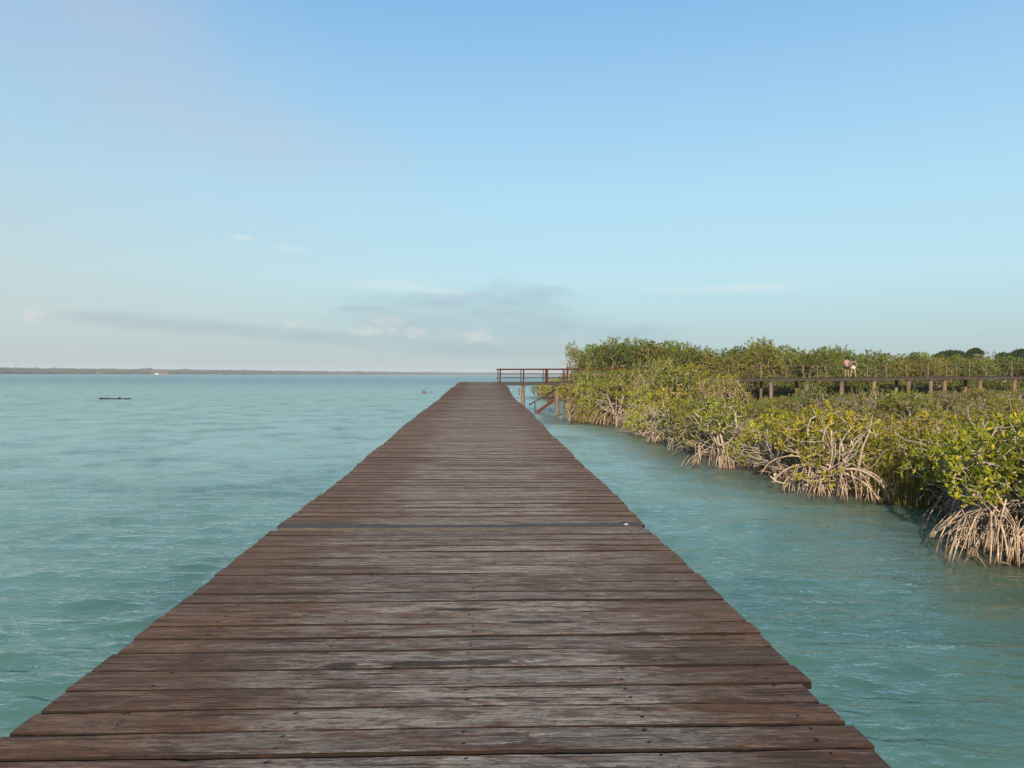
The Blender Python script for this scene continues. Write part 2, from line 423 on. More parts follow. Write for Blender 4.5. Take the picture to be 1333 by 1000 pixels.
def build_decking():
    V = []; Q = []; T = []; UV = []; MI = []
    def addv(u, s, z, tint):
        V.append(deck_pt(u, s, z)); T.append(tint); UV.append((s, u)); return len(V)-1
    # seams read off the photograph near the camera, then regular boards
    u = 1.2; end = 63.6
    pr = random.Random(11)
    idx = 0
    while u < end:
        w = pr.uniform(.198, .238) if u < 30 else pr.uniform(.20, .23)
        gap = pr.choice((.010, .015, .020, .027)) if u < 20 else pr.uniform(.012, .028)
        if 7.17 < u + w*.5 < 7.39:
            u += .20; idx += 1; continue                 # the joint strip lies here
        a, b_ = u+gap/2, u+w-gap/2
        P, H = pr.random(), pr.random()
        nx = 64 if u < 14 else (30 if u < 30 else 14)
        tiltz = pr.uniform(-.0012, .0014); dz = pr.uniform(-.0016, .0016)
        sl = left_edge(u) + pr.uniform(-.016, .012); sr = right_edge(u) + pr.uniform(-.012, .016)
        if 3.30 < u+w*.5 < 3.52: sr -= .055               # the short board end on the right
        skew = pr.uniform(-.008, .008)
        # slowly wandering edges with nicks
        wa = np.cumsum(pr_n(pr, nx+1))*.0011; wb = np.cumsum(pr_n(pr, nx+1))*.0018
        wa -= np.linspace(wa[0], wa[-1], nx+1); wb -= np.linspace(wb[0], wb[-1], nx+1)
        nick = [(pr.randrange(nx+1), pr.uniform(.004, .012)) for _ in range(3 if u < 14 else 0)]
        for (q, dp) in nick: wa[q] += dp
        for (q, dp) in nick[:1]: wb[(q*7) % (nx+1)] -= dp
        base = len(V)
        for k in range(nx+1):
            t = k/nx; s = sl+(sr-sl)*t
            ua = a + wa[k] + skew*(t-.5); ub = b_ + wb[k] + skew*(t-.5)
            z0 = float(deck_z((a+b_)/2)) + dz + .0022*math.sin(s*2+P*9)
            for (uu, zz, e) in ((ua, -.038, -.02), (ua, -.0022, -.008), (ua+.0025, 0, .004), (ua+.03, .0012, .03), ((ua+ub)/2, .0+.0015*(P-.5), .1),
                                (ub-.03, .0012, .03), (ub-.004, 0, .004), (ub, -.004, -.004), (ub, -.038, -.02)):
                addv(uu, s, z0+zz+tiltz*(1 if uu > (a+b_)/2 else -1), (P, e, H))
        for k in range(nx):
            for j in range(8):
                v0 = base+k*9+j; Q.append((v0, v0+1, v0+10, v0+9)); MI.append(0)
            v0 = base+k*9; Q.append((v0+8, v0, v0+9, v0+17)); MI.append(0)
        for o in (base, base+nx*9):
            Q.append((o, o+1, o+7, o+8)); MI.append(0)
            Q.append((o+1, o+2, o+6, o+7)); MI.append(0)
            Q.append((o+2, o+3, o+5, o+6)); MI.append(0)
        # nail heads, sunk dark dots
        if u < 42:
            for sx in (-1.52, -.80, -.06, .68, 1.36):
                for uu in (a+.045, b_-.045):
                    if pr.random() < .12: continue
                    cs, cu = sx+pr.uniform(-.02, .02), uu+pr.uniform(-.012, .012)
                    rr = pr.uniform(.0045, .0085)*(1 if u < 12 else 1.25); zz = float(deck_z(cu))+dz+.0062
                    c0 = len(V)
                    for q in range(8):
                        addv(cu+rr*math.sin(q*.785), cs+rr*1.25*math.cos(q*.785), zz, (0, .1, 0))
                    for q in (0, 2, 4):
                        Q.append((c0, c0+q+1, c0+q+2, c0+min(q+3, 7))); MI.append(1)
        u += w; idx += 1
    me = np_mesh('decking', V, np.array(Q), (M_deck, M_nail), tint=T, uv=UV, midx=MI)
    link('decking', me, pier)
def pr_n(pr, n): return np.array([pr.gauss(0, 1) for _ in range(n)])
build_decking()

# joint strip, bolt, stringers, cross beams and piles
s_ = MB(); uj = 7.28
zj = float(deck_z(uj))+.004
segs = 14
for k in range(segs):
    sa = left_edge(uj)+.02+(right_edge(uj)-left_edge(uj)-.05)*k/segs; sb = left_edge(uj)+.02+(right_edge(uj)-left_edge(uj)-.05)*(k+1)/segs
    wv = .003*math.sin(k*1.3)
    s_.bar(deck_pt(uj+wv, sa, zj-.016), deck_pt(uj-wv, sb-.001, zj-.016), .185, .03)
strip = s_.build('joint_strip', M_strip, pier)
b_ = MB(); c = np.array(deck_pt(uj+.01, right_edge(uj)-.17, zj+.0))
b_.tube([c+(0, 0, -.01), c+(0, 0, .004), c+(0, 0, .007)], [.024, .024, .015], 10)
b_.tube([c+(0, 0, .0), c+(0, 0, .012)], [.012, .010], 6)
b_.build('bolt', M_bolt, strip)
for so in (-1.52, -.06, 1.36):
    sb = MB()
    for k in range(0, 16):
        u0, u1 = k*4, min(k*4+3.999, 63.4)
        sb.bar(deck_pt(u0, so, float(deck_z(u0))-.135), deck_pt(u1, so, float(deck_z(u1))-.135), .09, .18)
    sb.build('stringer', M_beam, pier)
for k in range(21):
    u0 = 1.5+k*3.05
    zb = float(deck_z(u0))-.32
    cb = MB(); cb.bar(deck_pt(u0, -1.68, zb), deck_pt(u0, 1.42, zb), .13, .17); cb.build('cross_beam', M_beam, pier)
    for so in (-1.45, 1.2):
        pb = MB(); p = np.array(deck_pt(u0, so, 0))
        pb.tube([p+(0, 0, -1.6), p+(.01, 0, -.1), p+(0, .01, zb*.5), p+(0, 0, zb-.09)], [.12, .115, .11, .105], 10)
        pb.build('pile', M_pile, pier, True)

# ---------------------------------------------------------------- boardwalk behind the mangroves
bw = link('boardwalk', None)
tag(bw, 'raised boardwalk on wooden piles turning off the pier end and crossing behind the mangroves', 'boardwalk')
YF, YB = 60.0, 62.2                  # front and back edge depth
edge_px = [(648, 497.4), (740, 497.2), (800, 496.6), (936, 493.2), (1000, 492.4), (1100, 491.4), (1210, 490.4), (1333, 489.4), (1480, 488.6)]
bwx = [at(px, py, YF).x for px, py in edge_px]; bwz = [at(px, py, YF).z for px, py in edge_px]
def bz(x): return float(np.interp(x, bwx, bwz))
def bw_x(px, y=None): return at(px, 492, YF if y is None else y).x
x0, x1 = bwx[0], bwx[-1]
bd = MB(); x = x0; pr = random.Random(5)
while x < x1:
    w = pr.uniform(.19, .22)
    bd.box((x+w/2, (YF+YB)/2+pr.uniform(-.02, .02), bz(x)-.02+pr.uniform(-.004, .004)), (w-.012, YB-YF+.16, .04), bev=.006)
    x += w
bd.build('decking', M_beam, bw)
for yy in (YF+.05, YB-.05):
    fb = MB(); x = x0
    while x < x1:
        xe = min(x+2.8, x1)
        wob = pr.uniform(-.03, .02)
        fb.bar((x, yy, bz(x)-.15+wob), (xe-.004, yy, bz(xe)-.15+wob), .10, .20)
        x = xe
    fb.build('beam', M_beam, bw)
# piles under it
def pile(px, y, mat, r=.13, top=None, z0=-1.0):
    X = bw_x(px, y); zt = (bz(X)-.25) if top is None else top
    pb = MB(); j = pr.uniform(-.03, .03)
    pb.tube([(X, y, z0), (X+j, y, 0), (X+j*.5, y+.01, zt*.5), (X, y, zt)], [r*1.08, r*1.04, r, r*.96], 10)
    o = pb.build('pile', mat, bw, True)
    cb = MB(); cb.box((X, y, zt+.0), (r*2.6, r*2.4, .10)); cb.build('pile_cap', M_beam, o)
for px, y, mt, r in ((681, YF+.1, M_pile_o, .15), (725, YF-.4, M_pile, .17), (735, YB-.1, M_pile, .09), (775, YF+.1, M_pile, .13), (815, YB-.1, M_pile, .13),
                     (850, YF+.1, M_pile, .13), (895, YF+.1, M_pile, .13), (948, YB-.1, M_pile, .12), (991, YB-.2, M_pile, .11), (1004, YF+.1, M_pile, .15),
                     (1037, YB-.2, M_pile_o, .11), (1050, YF+.1, M_pile, .16), (1096, YF+.1, M_pile, .16), (1138, YF+.1, M_pile_o, .17), (1167, YB-.2, M_pile, .13),
                     (1183, YF+.1, M_pile_o, .15), (1212, YF-.1, M_pile, .15), (1230, YF+.1, M_pile_o, .15), (1257, YB-.2, M_pile_o, .14), (1276, YF+.1, M_pile_o, .15),
                     (1321, YF+.1, M_pile_o, .16), (1365, YF+.1, M_pile, .15), (1410, YF+.1, M_pile, .15)):
    pile(px, y, mt, r)
xb = MB()                                 # leaning brace beside one pile
xb.bar((bw_x(1257), YF+.3, 1.2), (bw_x(1266), YF+.25, bz(bw_x(1262))-.9), .14, .14); xb.build('brace', M_pile_o, bw)
# platform railing: paired posts with a red-brown cap rail
def post(px, y, h, mat, w=.07, d=None, zb=-.12):
    X = bw_x(px, y); m = MB(); m.box((X, y, bz(X)+(h+zb)/2), (w, d or w, h-zb), bev=.008)
    # box's first axis is horizontal; that is fine for a square post
    m.build('rail_post', mat, bw)
for px, w in ((651.2, .11), (681.6, .11), (711.5, .24), (733, .09), (738.5, .13), (763, .09), (790, .08), (815, .08)):
    post(px, YF+.02, .94, M_red if w > .085 else M_railgrey, w, .07)
for px in (648.2, 678, 707, 735, 760, 787, 812): post(px, YB-.02, .94, M_red, .07)
def rail(px0, px1, y, h, mat, w, t, sag=0.0, seg=8, name='rail'):
    m = MB(); X0, X1 = bw_x(px0, y), bw_x(px1, y)
    for k in range(seg):
        xa = X0+(X1-X0)*k/seg; xb_ = X0+(X1-X0)*(k+1)/seg
        m.bar((xa, y, bz(xa)+h+sag*math.sin(k*2.1)), (xb_+.002, y, bz(xb_)+h+sag*math.sin((k+1)*2.1)), w, t)
    return m.build(name, mat, bw)
rail(647.5, 820, YF, .985, M_red, .14, .12, name='cap_rail')
rail(646, 816, YB, .985, M_red, .14, .09, name='cap_rail')
rail(648, 818, YF+.02, .34, M_railgrey, .03, .05)
rail(646, 816, YB-.02, .62, M_railgrey, .03, .05)
rail(646, 816, YB-.02, .30, M_railgrey, .03, .05)
rail(711, 740, YF+.04, .30, M_red, .04, .07)
m = MB(); m.bar((x0+.03, YF, bz(x0)+.985), (x0+.03, YB, bz(x0)+.985), .10, .07); m.build('cap_rail', M_red, bw)
# thin posts and rails along the boardwalk
for px, h, w in ((850, 1.0, .09), (866, .95, .08), (878, .9, .08), (905, .95, .07), (948, .95, .06), (990.5, 1.14, .10), (1024.5, 1.0, .06), (1045.6, 1.05, .07), (1076, 1.0, .06), (1129, 1.0, .06), (1154, 1.05, .08),
                 (1179.5, 1.0, .06), (1208, 1.12, .08), (1232, 1.0, .06), (1262, 1.08, .08), (1283, 1.0, .07), (1317, 1.16, .09), (1345, 1.0, .07), (1385, 1.0, .07), (1425, 1.0, .07)):
    post(px, YF+.03, h, M_post, w*.85)
for px in (1064, 1140, 1245, 1360): post(px, YB-.03, .98, M_post, .06)
for y in (YF+.03, YB-.03):
    rail(836, 1440, y, .97, M_railgrey, .03, .032, .012, 44)
    rail(836, 1440, y, .60, M_railgrey, .026, .026, .012, 44)
# stairs down into the water, in front of the platform
YS = 62.6
def S(px, py, y=YS): return at(px, py, y)
for y in (YS, YS+1.0):
    m = MB(); a = S(738, 508.5, y); e = S(698.5, 537.5, y); e.z = max(e.z, -.3)
    m.bar(a, e, .07, .26); m.build('stair_stringer', M_orange, bw)
m = MB(); m.bar(S(724.5, 506.3), S(688.5, 527.5), .08, .10); m.build('handrail', M_beam, bw)
m = MB(); m.bar(S(724.5, 506.3, YS+1), S(690, 527, YS+1), .05, .06); m.build('handrail', M_beam, bw)
m = MB(); m.bar(S(713.5, 512), S(713.2, 528), .13, .10); m.build('stair_post', M_orange, bw)
m = MB(); m.bar(S(696.2, 522.5), S(696.4, 541), .10, .10); m.build('stair_post', M_beam, bw)
m = MB(); m.bar(S(715, 530, YS+.9), S(720, 538, YS+.9), .05, .05); m.build('stair_post', M_beam, bw)
for k in range(7):
    t = (k+.5)/7; p = S(738, 508.5).lerp(S(698.5, 537.5), t)
    m = MB(); m.box((p.x, YS+.5, p.z), (.26, .92, .045), bev=.006); m.build('stair_step', M_orange, bw)

# ---------------------------------------------------------------- plants
def leaves_from(centers, dirs, n_per, L, W, seed, up=.35, spread=.9, tone=None):
    """rosettes of folded ovate leaves at twig ends"""
    g = np.random.default_rng(seed)
    C = np.repeat(centers, n_per, 0); D = np.repeat(dirs, n_per, 0)
    n = len(C)
    d = D*.55 + g.normal(0, spread, (n, 3)); d[:, 2] += up
    d /= np.linalg.norm(d, axis=1)[:, None]+1e-9
    side = np.cross(d, g.normal(0, 1, (n, 3))+np.array([0, 0, 1.6])); side /= np.linalg.norm(side, axis=1)[:, None]+1e-9
    nor = np.cross(side, d)
    l = (L*g.uniform(.65, 1.2, n))[:, None]; w = (W*g.uniform(.7, 1.2, n))[:, None]
    B = C + g.normal(0, L*.30, (n, 3))
    f = .16
    p0 = B; p3 = B+d*l - nor*l*.06
    pL1 = B+d*l*.35+side*w*.42+nor*w*f; pL2 = B+d*l*.72+side*w*.46+nor*w*f
    pR1 = B+d*l*.35-side*w*.42+nor*w*f; pR2 = B+d*l*.72-side*w*.46+nor*w*f
    V = np.stack([p0, pL1, pL2, p3, pR2, pR1], 1).reshape(-1, 3)
    i = np.arange(n)*6
    Q = np.concatenate([np.stack([i, i+1, i+2, i+3], -1), np.stack([i+3, i+4, i+5, i], -1)])
    ct = np.repeat(g.random(len(centers)) if tone is None else tone, n_per)
    T = np.clip(ct*.6+g.random(n)*.4, 0, 1); K = g.random(n)*.75+np.repeat(g.random(len(centers)), n_per)*.25
    tint = np.repeat(np.stack([T, K, T*0], -1), 6, 0)
    return V, Q, tint

def crown_points(g, n, blobs):
    """points through the volume of a few overlapping ellipsoids, biased to their outside"""
    w = np.array([b[1][0]*b[1][1]*b[1][2] for b in blobs])**.66; w /= w.sum()
    out = []
    for c, r in [blobs[k] for k in g.choice(len(blobs), n, p=w)]:
        v = g.normal(0, 1, 3); v /= np.linalg.norm(v); q = g.random()**(1/3.)
        q = .35+.65*q
        out.append(np.array(c)+v*np.array(r)*q*g.uniform(.88, 1.2))
    return np.array(out)

def grow(mb, g, base_nodes, targets, r_tip=.005, r_max=.06, sides=4, wig=.12, tip_r=1.0):
    """join every target to the nearest older node with a bent twig"""
    nodes = [np.array(p, float) for p in base_nodes]; par = [-1]+list(range(len(base_nodes)-1))
    o = nodes[0]
    order = np.argsort(np.linalg.norm(targets-o, axis=1))
    ends = {}
    for ti in order:
        t = targets[ti]; A = np.array(nodes); dist = np.linalg.norm(A-t, axis=1)
        dist += np.where(A[:, 2] > t[2]+.1, .6, 0)
        k = int(np.argmin(dist)); a = nodes[k]
        nseg = 2 if dist[k] < .7 else 3
        prev = k
        for j in range(1, nseg+1):
            f = j/nseg; p = a+(t-a)*f
            if j < nseg: p = p+g.normal(0, wig*dist[k]*.5, 3)+np.array([0, 0, -.06*dist[k]])
            nodes.append(p); par.append(prev); prev = len(nodes)-1
        ends[ti] = prev
    n = len(nodes); cnt = np.zeros(n)
    for e in ends.values():
        q = e
        while q >= 0: cnt[q] += 1; q = par[q]
    N = np.array(nodes); rad = np.clip(r_tip*np.sqrt(cnt+.5)*1.1, r_tip, r_max)
    child = {}
    for i in range(n):
        if par[i] >= 0: child.setdefault(par[i], []).append(i)
    # walk chains so each continuous run is one tube
    starts = [(0, c) for c in child.get(0, [])]
    while starts:
        a, c_ = starts.pop(); chain = [a, c_]
        while chain[-1] in child:
            cs = sorted(child[chain[-1]], key=lambda q: -cnt[q])
            for x_ in cs[1:]: starts.append((chain[-1], x_))
            chain.append(cs[0])
        rr = rad[chain]; rr[0] = rr[1] if len(rr) > 1 else rr[0]
        mb.tube(N[chain], rr, sides)
    dirs = np.zeros((len(targets), 3))
    for ti, e in ends.items():
        d = N[e]-N[par[e]]; dirs[ti] = d/(np.linalg.norm(d)+1e-9)
    return dirs

def arch(p0, az, D, rise, zend=-.35, n=9, g=None, wob=.03):
    t = np.linspace(0, 1, n)
    x = D*(t**.95)
    z = p0[2] + rise*4*t*(1-t)*.5 + (zend-p0[2])*t**2.1
    P = np.stack([p0[0]+math.cos(az)*x, p0[1]+math.sin(az)*x, z], -1)
    if g is not None:
        w = g.normal(0, wob, (n, 3)); w[0] = 0; P += w*np.linspace(0, 1, n)[:, None]
    return P

def mangrove_meshes(name, seed, blobs, stems, roots=26, ntgt=230, nleaf=8, L=.115, W=.052, bare=25, root_r=.0135, root_D=(.5, 1.7), root_az=None, leafmat=None, low=0):
    g = np.random.default_rng(seed)
    tr = MB(); rt_ = MB()
    T = crown_points(g, ntgt, blobs)
    T = T[T[:, 2] > .25]
    base = [np.array([0, 0, .35])]
    p = base[0].copy(); lean = g.normal(0, .12, 2)
    top = max(b[0][2] for b in blobs)
    for k in range(1, 5):
        p = p+np.array([lean[0], lean[1], (top-.35)/5])+g.normal(0, .05, 3); base.append(p)
    tr.tube([(0, 0, -.2), (0, 0, .35)], [.06, .055], 6)
    # several leaning stems
    sb = [np.array([0, 0, .35])]
    nodes = list(base)
    allT = T
    grp = g.integers(0, stems, len(T)) if stems > 1 else np.zeros(len(T), int)
    ang = np.arctan2(T[:, 1], T[:, 0]); grp = ((ang+np.pi)/(2*np.pi)*stems).astype(int) % stems
    dirs = np.zeros_like(T)
    for s in range(stems):
        sel = np.where(grp == s)[0]
        if not len(sel): continue
        cc = T[sel].mean(0)
        o = np.array([0, 0, .3+g.uniform(0, .25)])+g.normal(0, .06, 3)*[1, 1, .3]
        ch = [o+(cc-o)*f+np.array([0, 0, .12*math.sin(f*3)])+g.normal(0, .06, 3)*(f > 0) for f in (0, .25, .5, .75)]
        dirs[sel] = grow(tr, g, ch, T[sel], r_tip=.0055, r_max=.042, sides=5)
    # bare grey branches poking about
    for k in range(bare):
        a = g.uniform(0, 6.28); z = g.uniform(.4, top); r0 = g.uniform(.1, .5)
        p = np.array([math.cos(a)*r0, math.sin(a)*r0, z*.8]); Pp = [p]
        d = np.array([math.cos(a), math.sin(a), g.uniform(-.3, .9)]); 
        for q in range(4): d = d+g.normal(0, .35, 3); d /= np.linalg.norm(d); Pp.append(Pp[-1]+d*g.uniform(.16, .34))
        tr.tube(Pp, np.linspace(.014, .006, 5), 4)
    for k in range(roots):
        az = g.uniform(0, 6.28) if root_az is None else g.normal(root_az[0], root_az[1])
        D = g.uniform(*root_D); z0 = g.uniform(.3, .95); r0 = g.uniform(0, .35)
        a0 = az+g.normal(0, .4)
        P = arch((math.cos(a0)*r0, math.sin(a0)*r0, z0), az, D, g.uniform(.05, .45), g=g)
        rr = root_r*g.uniform(.6, 1.25)
        rt_.tube(P, np.linspace(rr*1.1, rr*.8, len(P)), 6)
        for _ in range(g.integers(1, 4)):
            q = g.integers(3, 7); az2 = az+g.normal(0, .7)
            P2 = arch(P[q], az2, D*g.uniform(.15, .45), g.uniform(0, .15), g=g, n=6, wob=.02)
            rt_.tube(P2, np.linspace(rr*.75, rr*.5, len(P2)), 5)
    # straight drop roots
    for k in range(roots//5):
        a = g.uniform(0, 6.28) if root_az is None else g.normal(root_az[0], root_az[1]*1.5)
        r0 = g.uniform(.2, root_D[1]*.8)
        p = np.array([math.cos(a)*r0, math.sin(a)*r0, g.uniform(.5, 1.1)])
        rt_.tube([p, p+(g.normal(0, .06), g.normal(0, .06), -.5), (p[0]+g.normal(0, .18), p[1]+g.normal(0, .18), -.35)], [root_r*.7, root_r*.6, root_r*.5], 5)
    V, Q, tint = leaves_from(T, dirs, nleaf, L, W, seed+1)
    me_c = np_mesh(name+'_crown', V, Q, (leafmat or M_leafA,), tint=tint)
    return tr.mesh(name+'_trunk', M_bark, True), rt_.mesh(name+'_roots', M_root, True), me_c

def place(name, meshes, loc, rz=0.0, sc=1.0, label='', cat='mangrove', group=None, kz=1.0):
    tme, rme, cme = meshes
    o = link(name, None, loc=loc, rz=rz); o.scale = (sc, sc, sc*kz)
    tag(o, label, cat, group)
    if tme is not None: link('trunk', tme, o)
    if rme is not None: link('prop_roots', rme, o)
    link('crown', cme, o)
    return o

# hand-shaped shore mangroves -------------------------------------------------
def B(*a): return [((x, y, z), (rx, ry, rz)) for (x, y, z, rx, ry, rz) in a]
# the wide one whose long roots arch to the right
mA = mangrove_meshes('arching', 21, B((-.2, .3, 1.75, .75, .8, .42), (.75, .1, 1.7, .7, .7, .42), (-.9, .3, 1.35, .6, .6, .4), (-.75, -.6, .75, .5, .4, .45), (.9, .3, 1.25, .4, .4, .3)), 5, 20, 210, 8, bare=46, root_D=(.4, 1.3))
mB = mangrove_meshes('bushy', 22, B((0, 0, 1.45, .95, .95, .6), (-.6, .1, 1.1, .8, .8, .5), (.5, -.4, 1.9, .7, .7, .45), (.1, .1, 1.2, .9, .9, .4)), 5, 18, 330, 9, bare=22, root_D=(.6, 1.8), root_az=(R(215), .9))
mN = mangrove_meshes('nearest', 28, B((0, 0, 1.85, 1.05, .95, .5), (-.6, .1, 1.55, .75, .7, .4), (.5, -.3, 2.1, .7, .7, .4), (-.9, -.5, 1.2, .5, .5, .3), (.3, -.9, 1.15, .5, .4, .3)), 5, 30, 300, 9, bare=46, root_D=(.5, 1.7), root_az=(R(205), 1.1))
mC = mangrove_meshes('rooty', 23, B((.1, .1, 1.7, .8, .8, .4), (-.4, -.3, 1.35, .6, .5, .35)), 4, 16, 140, 8, bare=36, root_D=(.5, 1.2), root_az=(R(215), .8))
mD = mangrove_meshes('low', 24, B((0, 0, 1.0, .95, .9, .62), (.4, .2, 1.6, .7, .7, .45), (-.6, -.5, .65, .6, .6, .4)), 4, 7, 270, 8, bare=30, root_D=(.4, 1.1), root_az=(R(215), .9))
mE = mangrove_meshes('tall', 25, B((0, 0, 2.5, 1.1, 1.1, .8), (-.5, -.4, 1.5, 1.0, 1.0, .8), (.5, .2, 2.9, .8, .8, .6), (-.6, -.7, .9, .8, .8, .6)), 5, 8, 520, 8, L=.13, W=.055, bare=40, root_D=(.5, 1.3), root_az=(R(225), .9))

def shore(px, y, off=0.0):
    """world spot at depth y on the pixel column px"""
    p = at(px, 500, y); return (p.x+off, y, 0.0)

G_SH = 'mangroves along the water edge'
shore_list = [
    (mN, 1326, 14.0, 0.0, 1.05, 'nearest leafy mangrove at the right edge, on a tangle of pale roots'),
    (mN, 1392, 13.2, 0.4, 1.0, 'low mangrove cut by the right edge, straight pale roots in the water'),
    (mB, 1262, 17.2, 0.3, 1.0, 'dense bright green mangrove left of the nearest one, thin roots reaching over water'),
    (mB, 1215, 19.6, 3.6, .82, 'rounded yellow green mangrove behind the reedy gap at the bank'),
    (mA, 1092, 20.3, 0.0, 1.08, 'wide mangrove with long pale roots arching to the right into the water'),
    (mC, 1052, 20.9, 1.0, .98, 'bare-branched mangrove touching the left side of the one with long arching roots'),
    (mC, 1010, 23.0, 2.6, .92, 'small mangrove whose low roots hook over the water left of the wide arching one'),
    (mD, 1000, 25.2, 5.0, 1.0, 'yellow tipped mangrove behind the small hooked-root one'),
    (mC, 938, 26.6, 0.4, 1.12, 'mangrove with an upright pale stem and one big root arch at its foot'),
    (mD, 912, 29.5, 3.0, 1.05, 'green mangrove just left of the upright pale stem'),
    (mD, 888, 32.0, 1.7, 1.02, 'mangrove with drooping leaves above the low bank, middle of the shore row'),
    (mC, 872, 35.0, 4.0, 1.2, 'mangrove with a tall forked pale stem in the shore row'),
    (mD, 850, 38.5, 5.3, 1.1, 'brownish mangrove between the forked pale stem and the rooty far one'),
    (mD, 838, 42.0, .9, 1.15, 'small green mangrove with dry straw coloured roots at the far bend of the bank'),
    (mA, 803, 47.6, 2.4, 1.3, 'mangrove on splayed white roots at the far bend of the bank'),
    (mE, 768, 50.8, 1.1, .95, 'tall pale-twigged mangrove just right of the stairs'),
    (mE, 742, 52.6, 3.3, .80, 'mangrove bush whose leaves touch the pile beside the stairs'),
    (mE, 795, 53.0, 5.0, 1.0, 'tall mangrove bush under the end of the red cap rail'),
    (mE, 823, 52.0, 0.2, .98, 'tall mangrove bush standing where the red cap rail ends'),
]
for (ms, px, y, rz, sc, lab) in shore_list:
    place('mangrove', ms, shore(px, y), rz, sc, lab, 'mangrove', G_SH, kz=.90 if ms is mE else 1.0)

# long root arches of the wide mangrove, built where they stand
wide = [o for o in col.objects if o.get('label', '').startswith('wide mangrove')][0]
g = np.random.default_rng(5); mb = MB(); sc = 1.08; o0 = np.array(wide.location)
def wp(px, py, y): return (np.array(at(px, py, y))-o0)/sc
def rpath(pts, r0, r1, n=6):
    P = np.array([wp(*p) for p in pts]); t = np.linspace(0, 1, len(P)); tt = np.linspace(0, 1, 14)
    Pc = np.stack([np.interp(tt, t, P[:, k]) for k in range(3)], -1)
    for _ in range(2): Pc[1:-1] = (Pc[:-2]+2*Pc[1:-1]+Pc[2:])/4
    mb.tube(Pc, np.linspace(r0, r1, 14), n)
rpath([(1087, 613, 20), (1105, 609, 19.8), (1125, 613, 19.5), (1143, 624, 19.2), (1155, 640, 19.0), (1162, 662, 18.8)], .030, .024)
rpath([(1090, 612, 20), (1118, 609, 19.7), (1140, 617, 19.5), (1158, 634, 19.2), (1176, 662, 18.9)], .026, .018)
rpath([(1095, 614, 20), (1112, 621, 19.6), (1128, 630, 19.4), (1138, 642, 19.2), (1148, 657, 19.0)], .030, .018)
rpath([(1130, 615, 19.6), (1146, 627, 19.4), (1152, 640, 19.2), (1157, 662, 19.0)], .022, .017)
rpath([(1146, 625, 19.3), (1158, 640, 19.2), (1168, 652, 19.1), (1176, 663, 19.0)], .022, .016)
rpath([(1133, 636, 19.4), (1139, 646, 19.3), (1140, 657, 19.2)], .018, .014)
rpath([(1117, 612, 19.7), (1126, 622, 19.5), (1133, 636, 19.3), (1136, 654, 19.2)], .020, .015)
for k in range(5):
    px0 = 1108+k*12
    rpath([(px0, 613+k*2.2, 19.5), (px0+g.uniform(-4, 8), 632+k, 19.4), (px0+g.uniform(-6, 12), 664, 19.3)], .015, .010, 5)
rpath([(1080, 612, 20), (1062, 604, 20.3), (1040, 604, 20.6), (1020, 612, 20.9), (1005, 628, 21)], .022, .016)
rpath([(1080, 606, 20), (1050, 596, 20.3), (1028, 592, 20.6), (1002, 600, 21.0), (990, 618, 21.2)], .020, .014)
rpath([(1003, 620, 20.9), (1012, 628, 20.8), (1030, 630, 20.6), (1045, 615, 20.4)], .020, .016)
rpath([(1075, 610, 20), (1068, 630, 19.8), (1066, 656, 19.7)], .022, .016)
rpath([(1082, 560, 20.2), (1084, 590, 20.1), (1080, 613, 20)], .02, .03)
rpath([(1118, 610, 19.9), (1122, 585, 20), (1132, 562, 20.1), (1136, 540, 20.2)], .03, .014)
rpath([(1132, 562, 20.1), (1146, 566, 20.1), (1152, 560, 20.1)], .014, .008)
rpath([(1132, 562, 20.1), (1122, 552, 20.1), (1112, 548, 20.1)], .014, .008)
mb.build('root_arches', M_root, wide, True)
# single big arch of the upright-stem mangrove
up_m = [o for o in col.objects if o.get('label', '').startswith('mangrove with an upright')][0]
o0 = np.array(up_m.location); sc = 1.12; mb = MB()
rpath([(929, 560, 26.2), (932, 578, 26.1), (934, 600, 25.9), (931, 612, 25.8), (933, 620, 25.7)], .035, .028)
rpath([(930, 578, 26), (942, 580, 25.9), (955, 588, 25.8), (963, 600, 25.7), (966, 612, 25.7)], .034, .022)
rpath([(934, 606, 25.9), (945, 608, 25.8), (938, 616, 25.7), (947, 622, 25.6)], .018, .012)
rpath([(934, 598, 25.9), (927, 608, 25.8), (929, 620, 25.7)], .018, .014)
rpath([(932, 580, 26.1), (920, 574, 26.2), (914, 566, 26.2)], .020, .012)
rpath([(934, 582, 26.1), (950, 570, 26.2), (964, 558, 26.3), (972, 545, 26.4)], .024, .012)
mb.build('root_arches', M_root, up_m, True)
# right-hand tangle reaching over the water
rt_m = [o for o in col.objects if o.get('label', '').startswith('dense bright green')][0]
o0 = np.array(rt_m.location); sc = 1.0; mb = MB()
def tri(P, r): rpath(P, r, r*.7)
tri([(1262, 655, 15.8), (1235, 662, 15.6), (1215, 675, 15.5), (1198, 692, 15.4)], .020)
tri([(1260, 652, 15.8), (1245, 668, 15.5), (1232, 680, 15.3), (1226, 700, 15.2)], .016)
tri([(1268, 648, 15.6), (1256, 670, 15.2), (1240, 690, 14.9), (1227, 704, 14.8)], .020)
tri([(1292, 668, 14.6), (1278, 680, 14.4), (1266, 692, 14.2), (1256, 702, 14.1)], .022)
tri([(1275, 656, 15.2), (1255, 656, 15.2), (1262, 640, 15.3), (1248, 635, 15.4)], .018)
tri([(1242, 665, 15.3), (1242, 690, 15.1), (1243, 706, 15.0)], .015)
tri([(1290, 660, 14.8), (1262, 662, 15), (1240, 664, 15.2)], .014)
for k in range(15):
    px0 = g.uniform(1210, 1300)
    tri([(px0, 645+g.uniform(0, 14), 15.6), (px0-6+g.uniform(-10, 10), 668, 15.3), (px0-8+g.uniform(-14, 10), 694, 15.4)], .013)
mb.build('root_arches', M_root, rt_m, True)
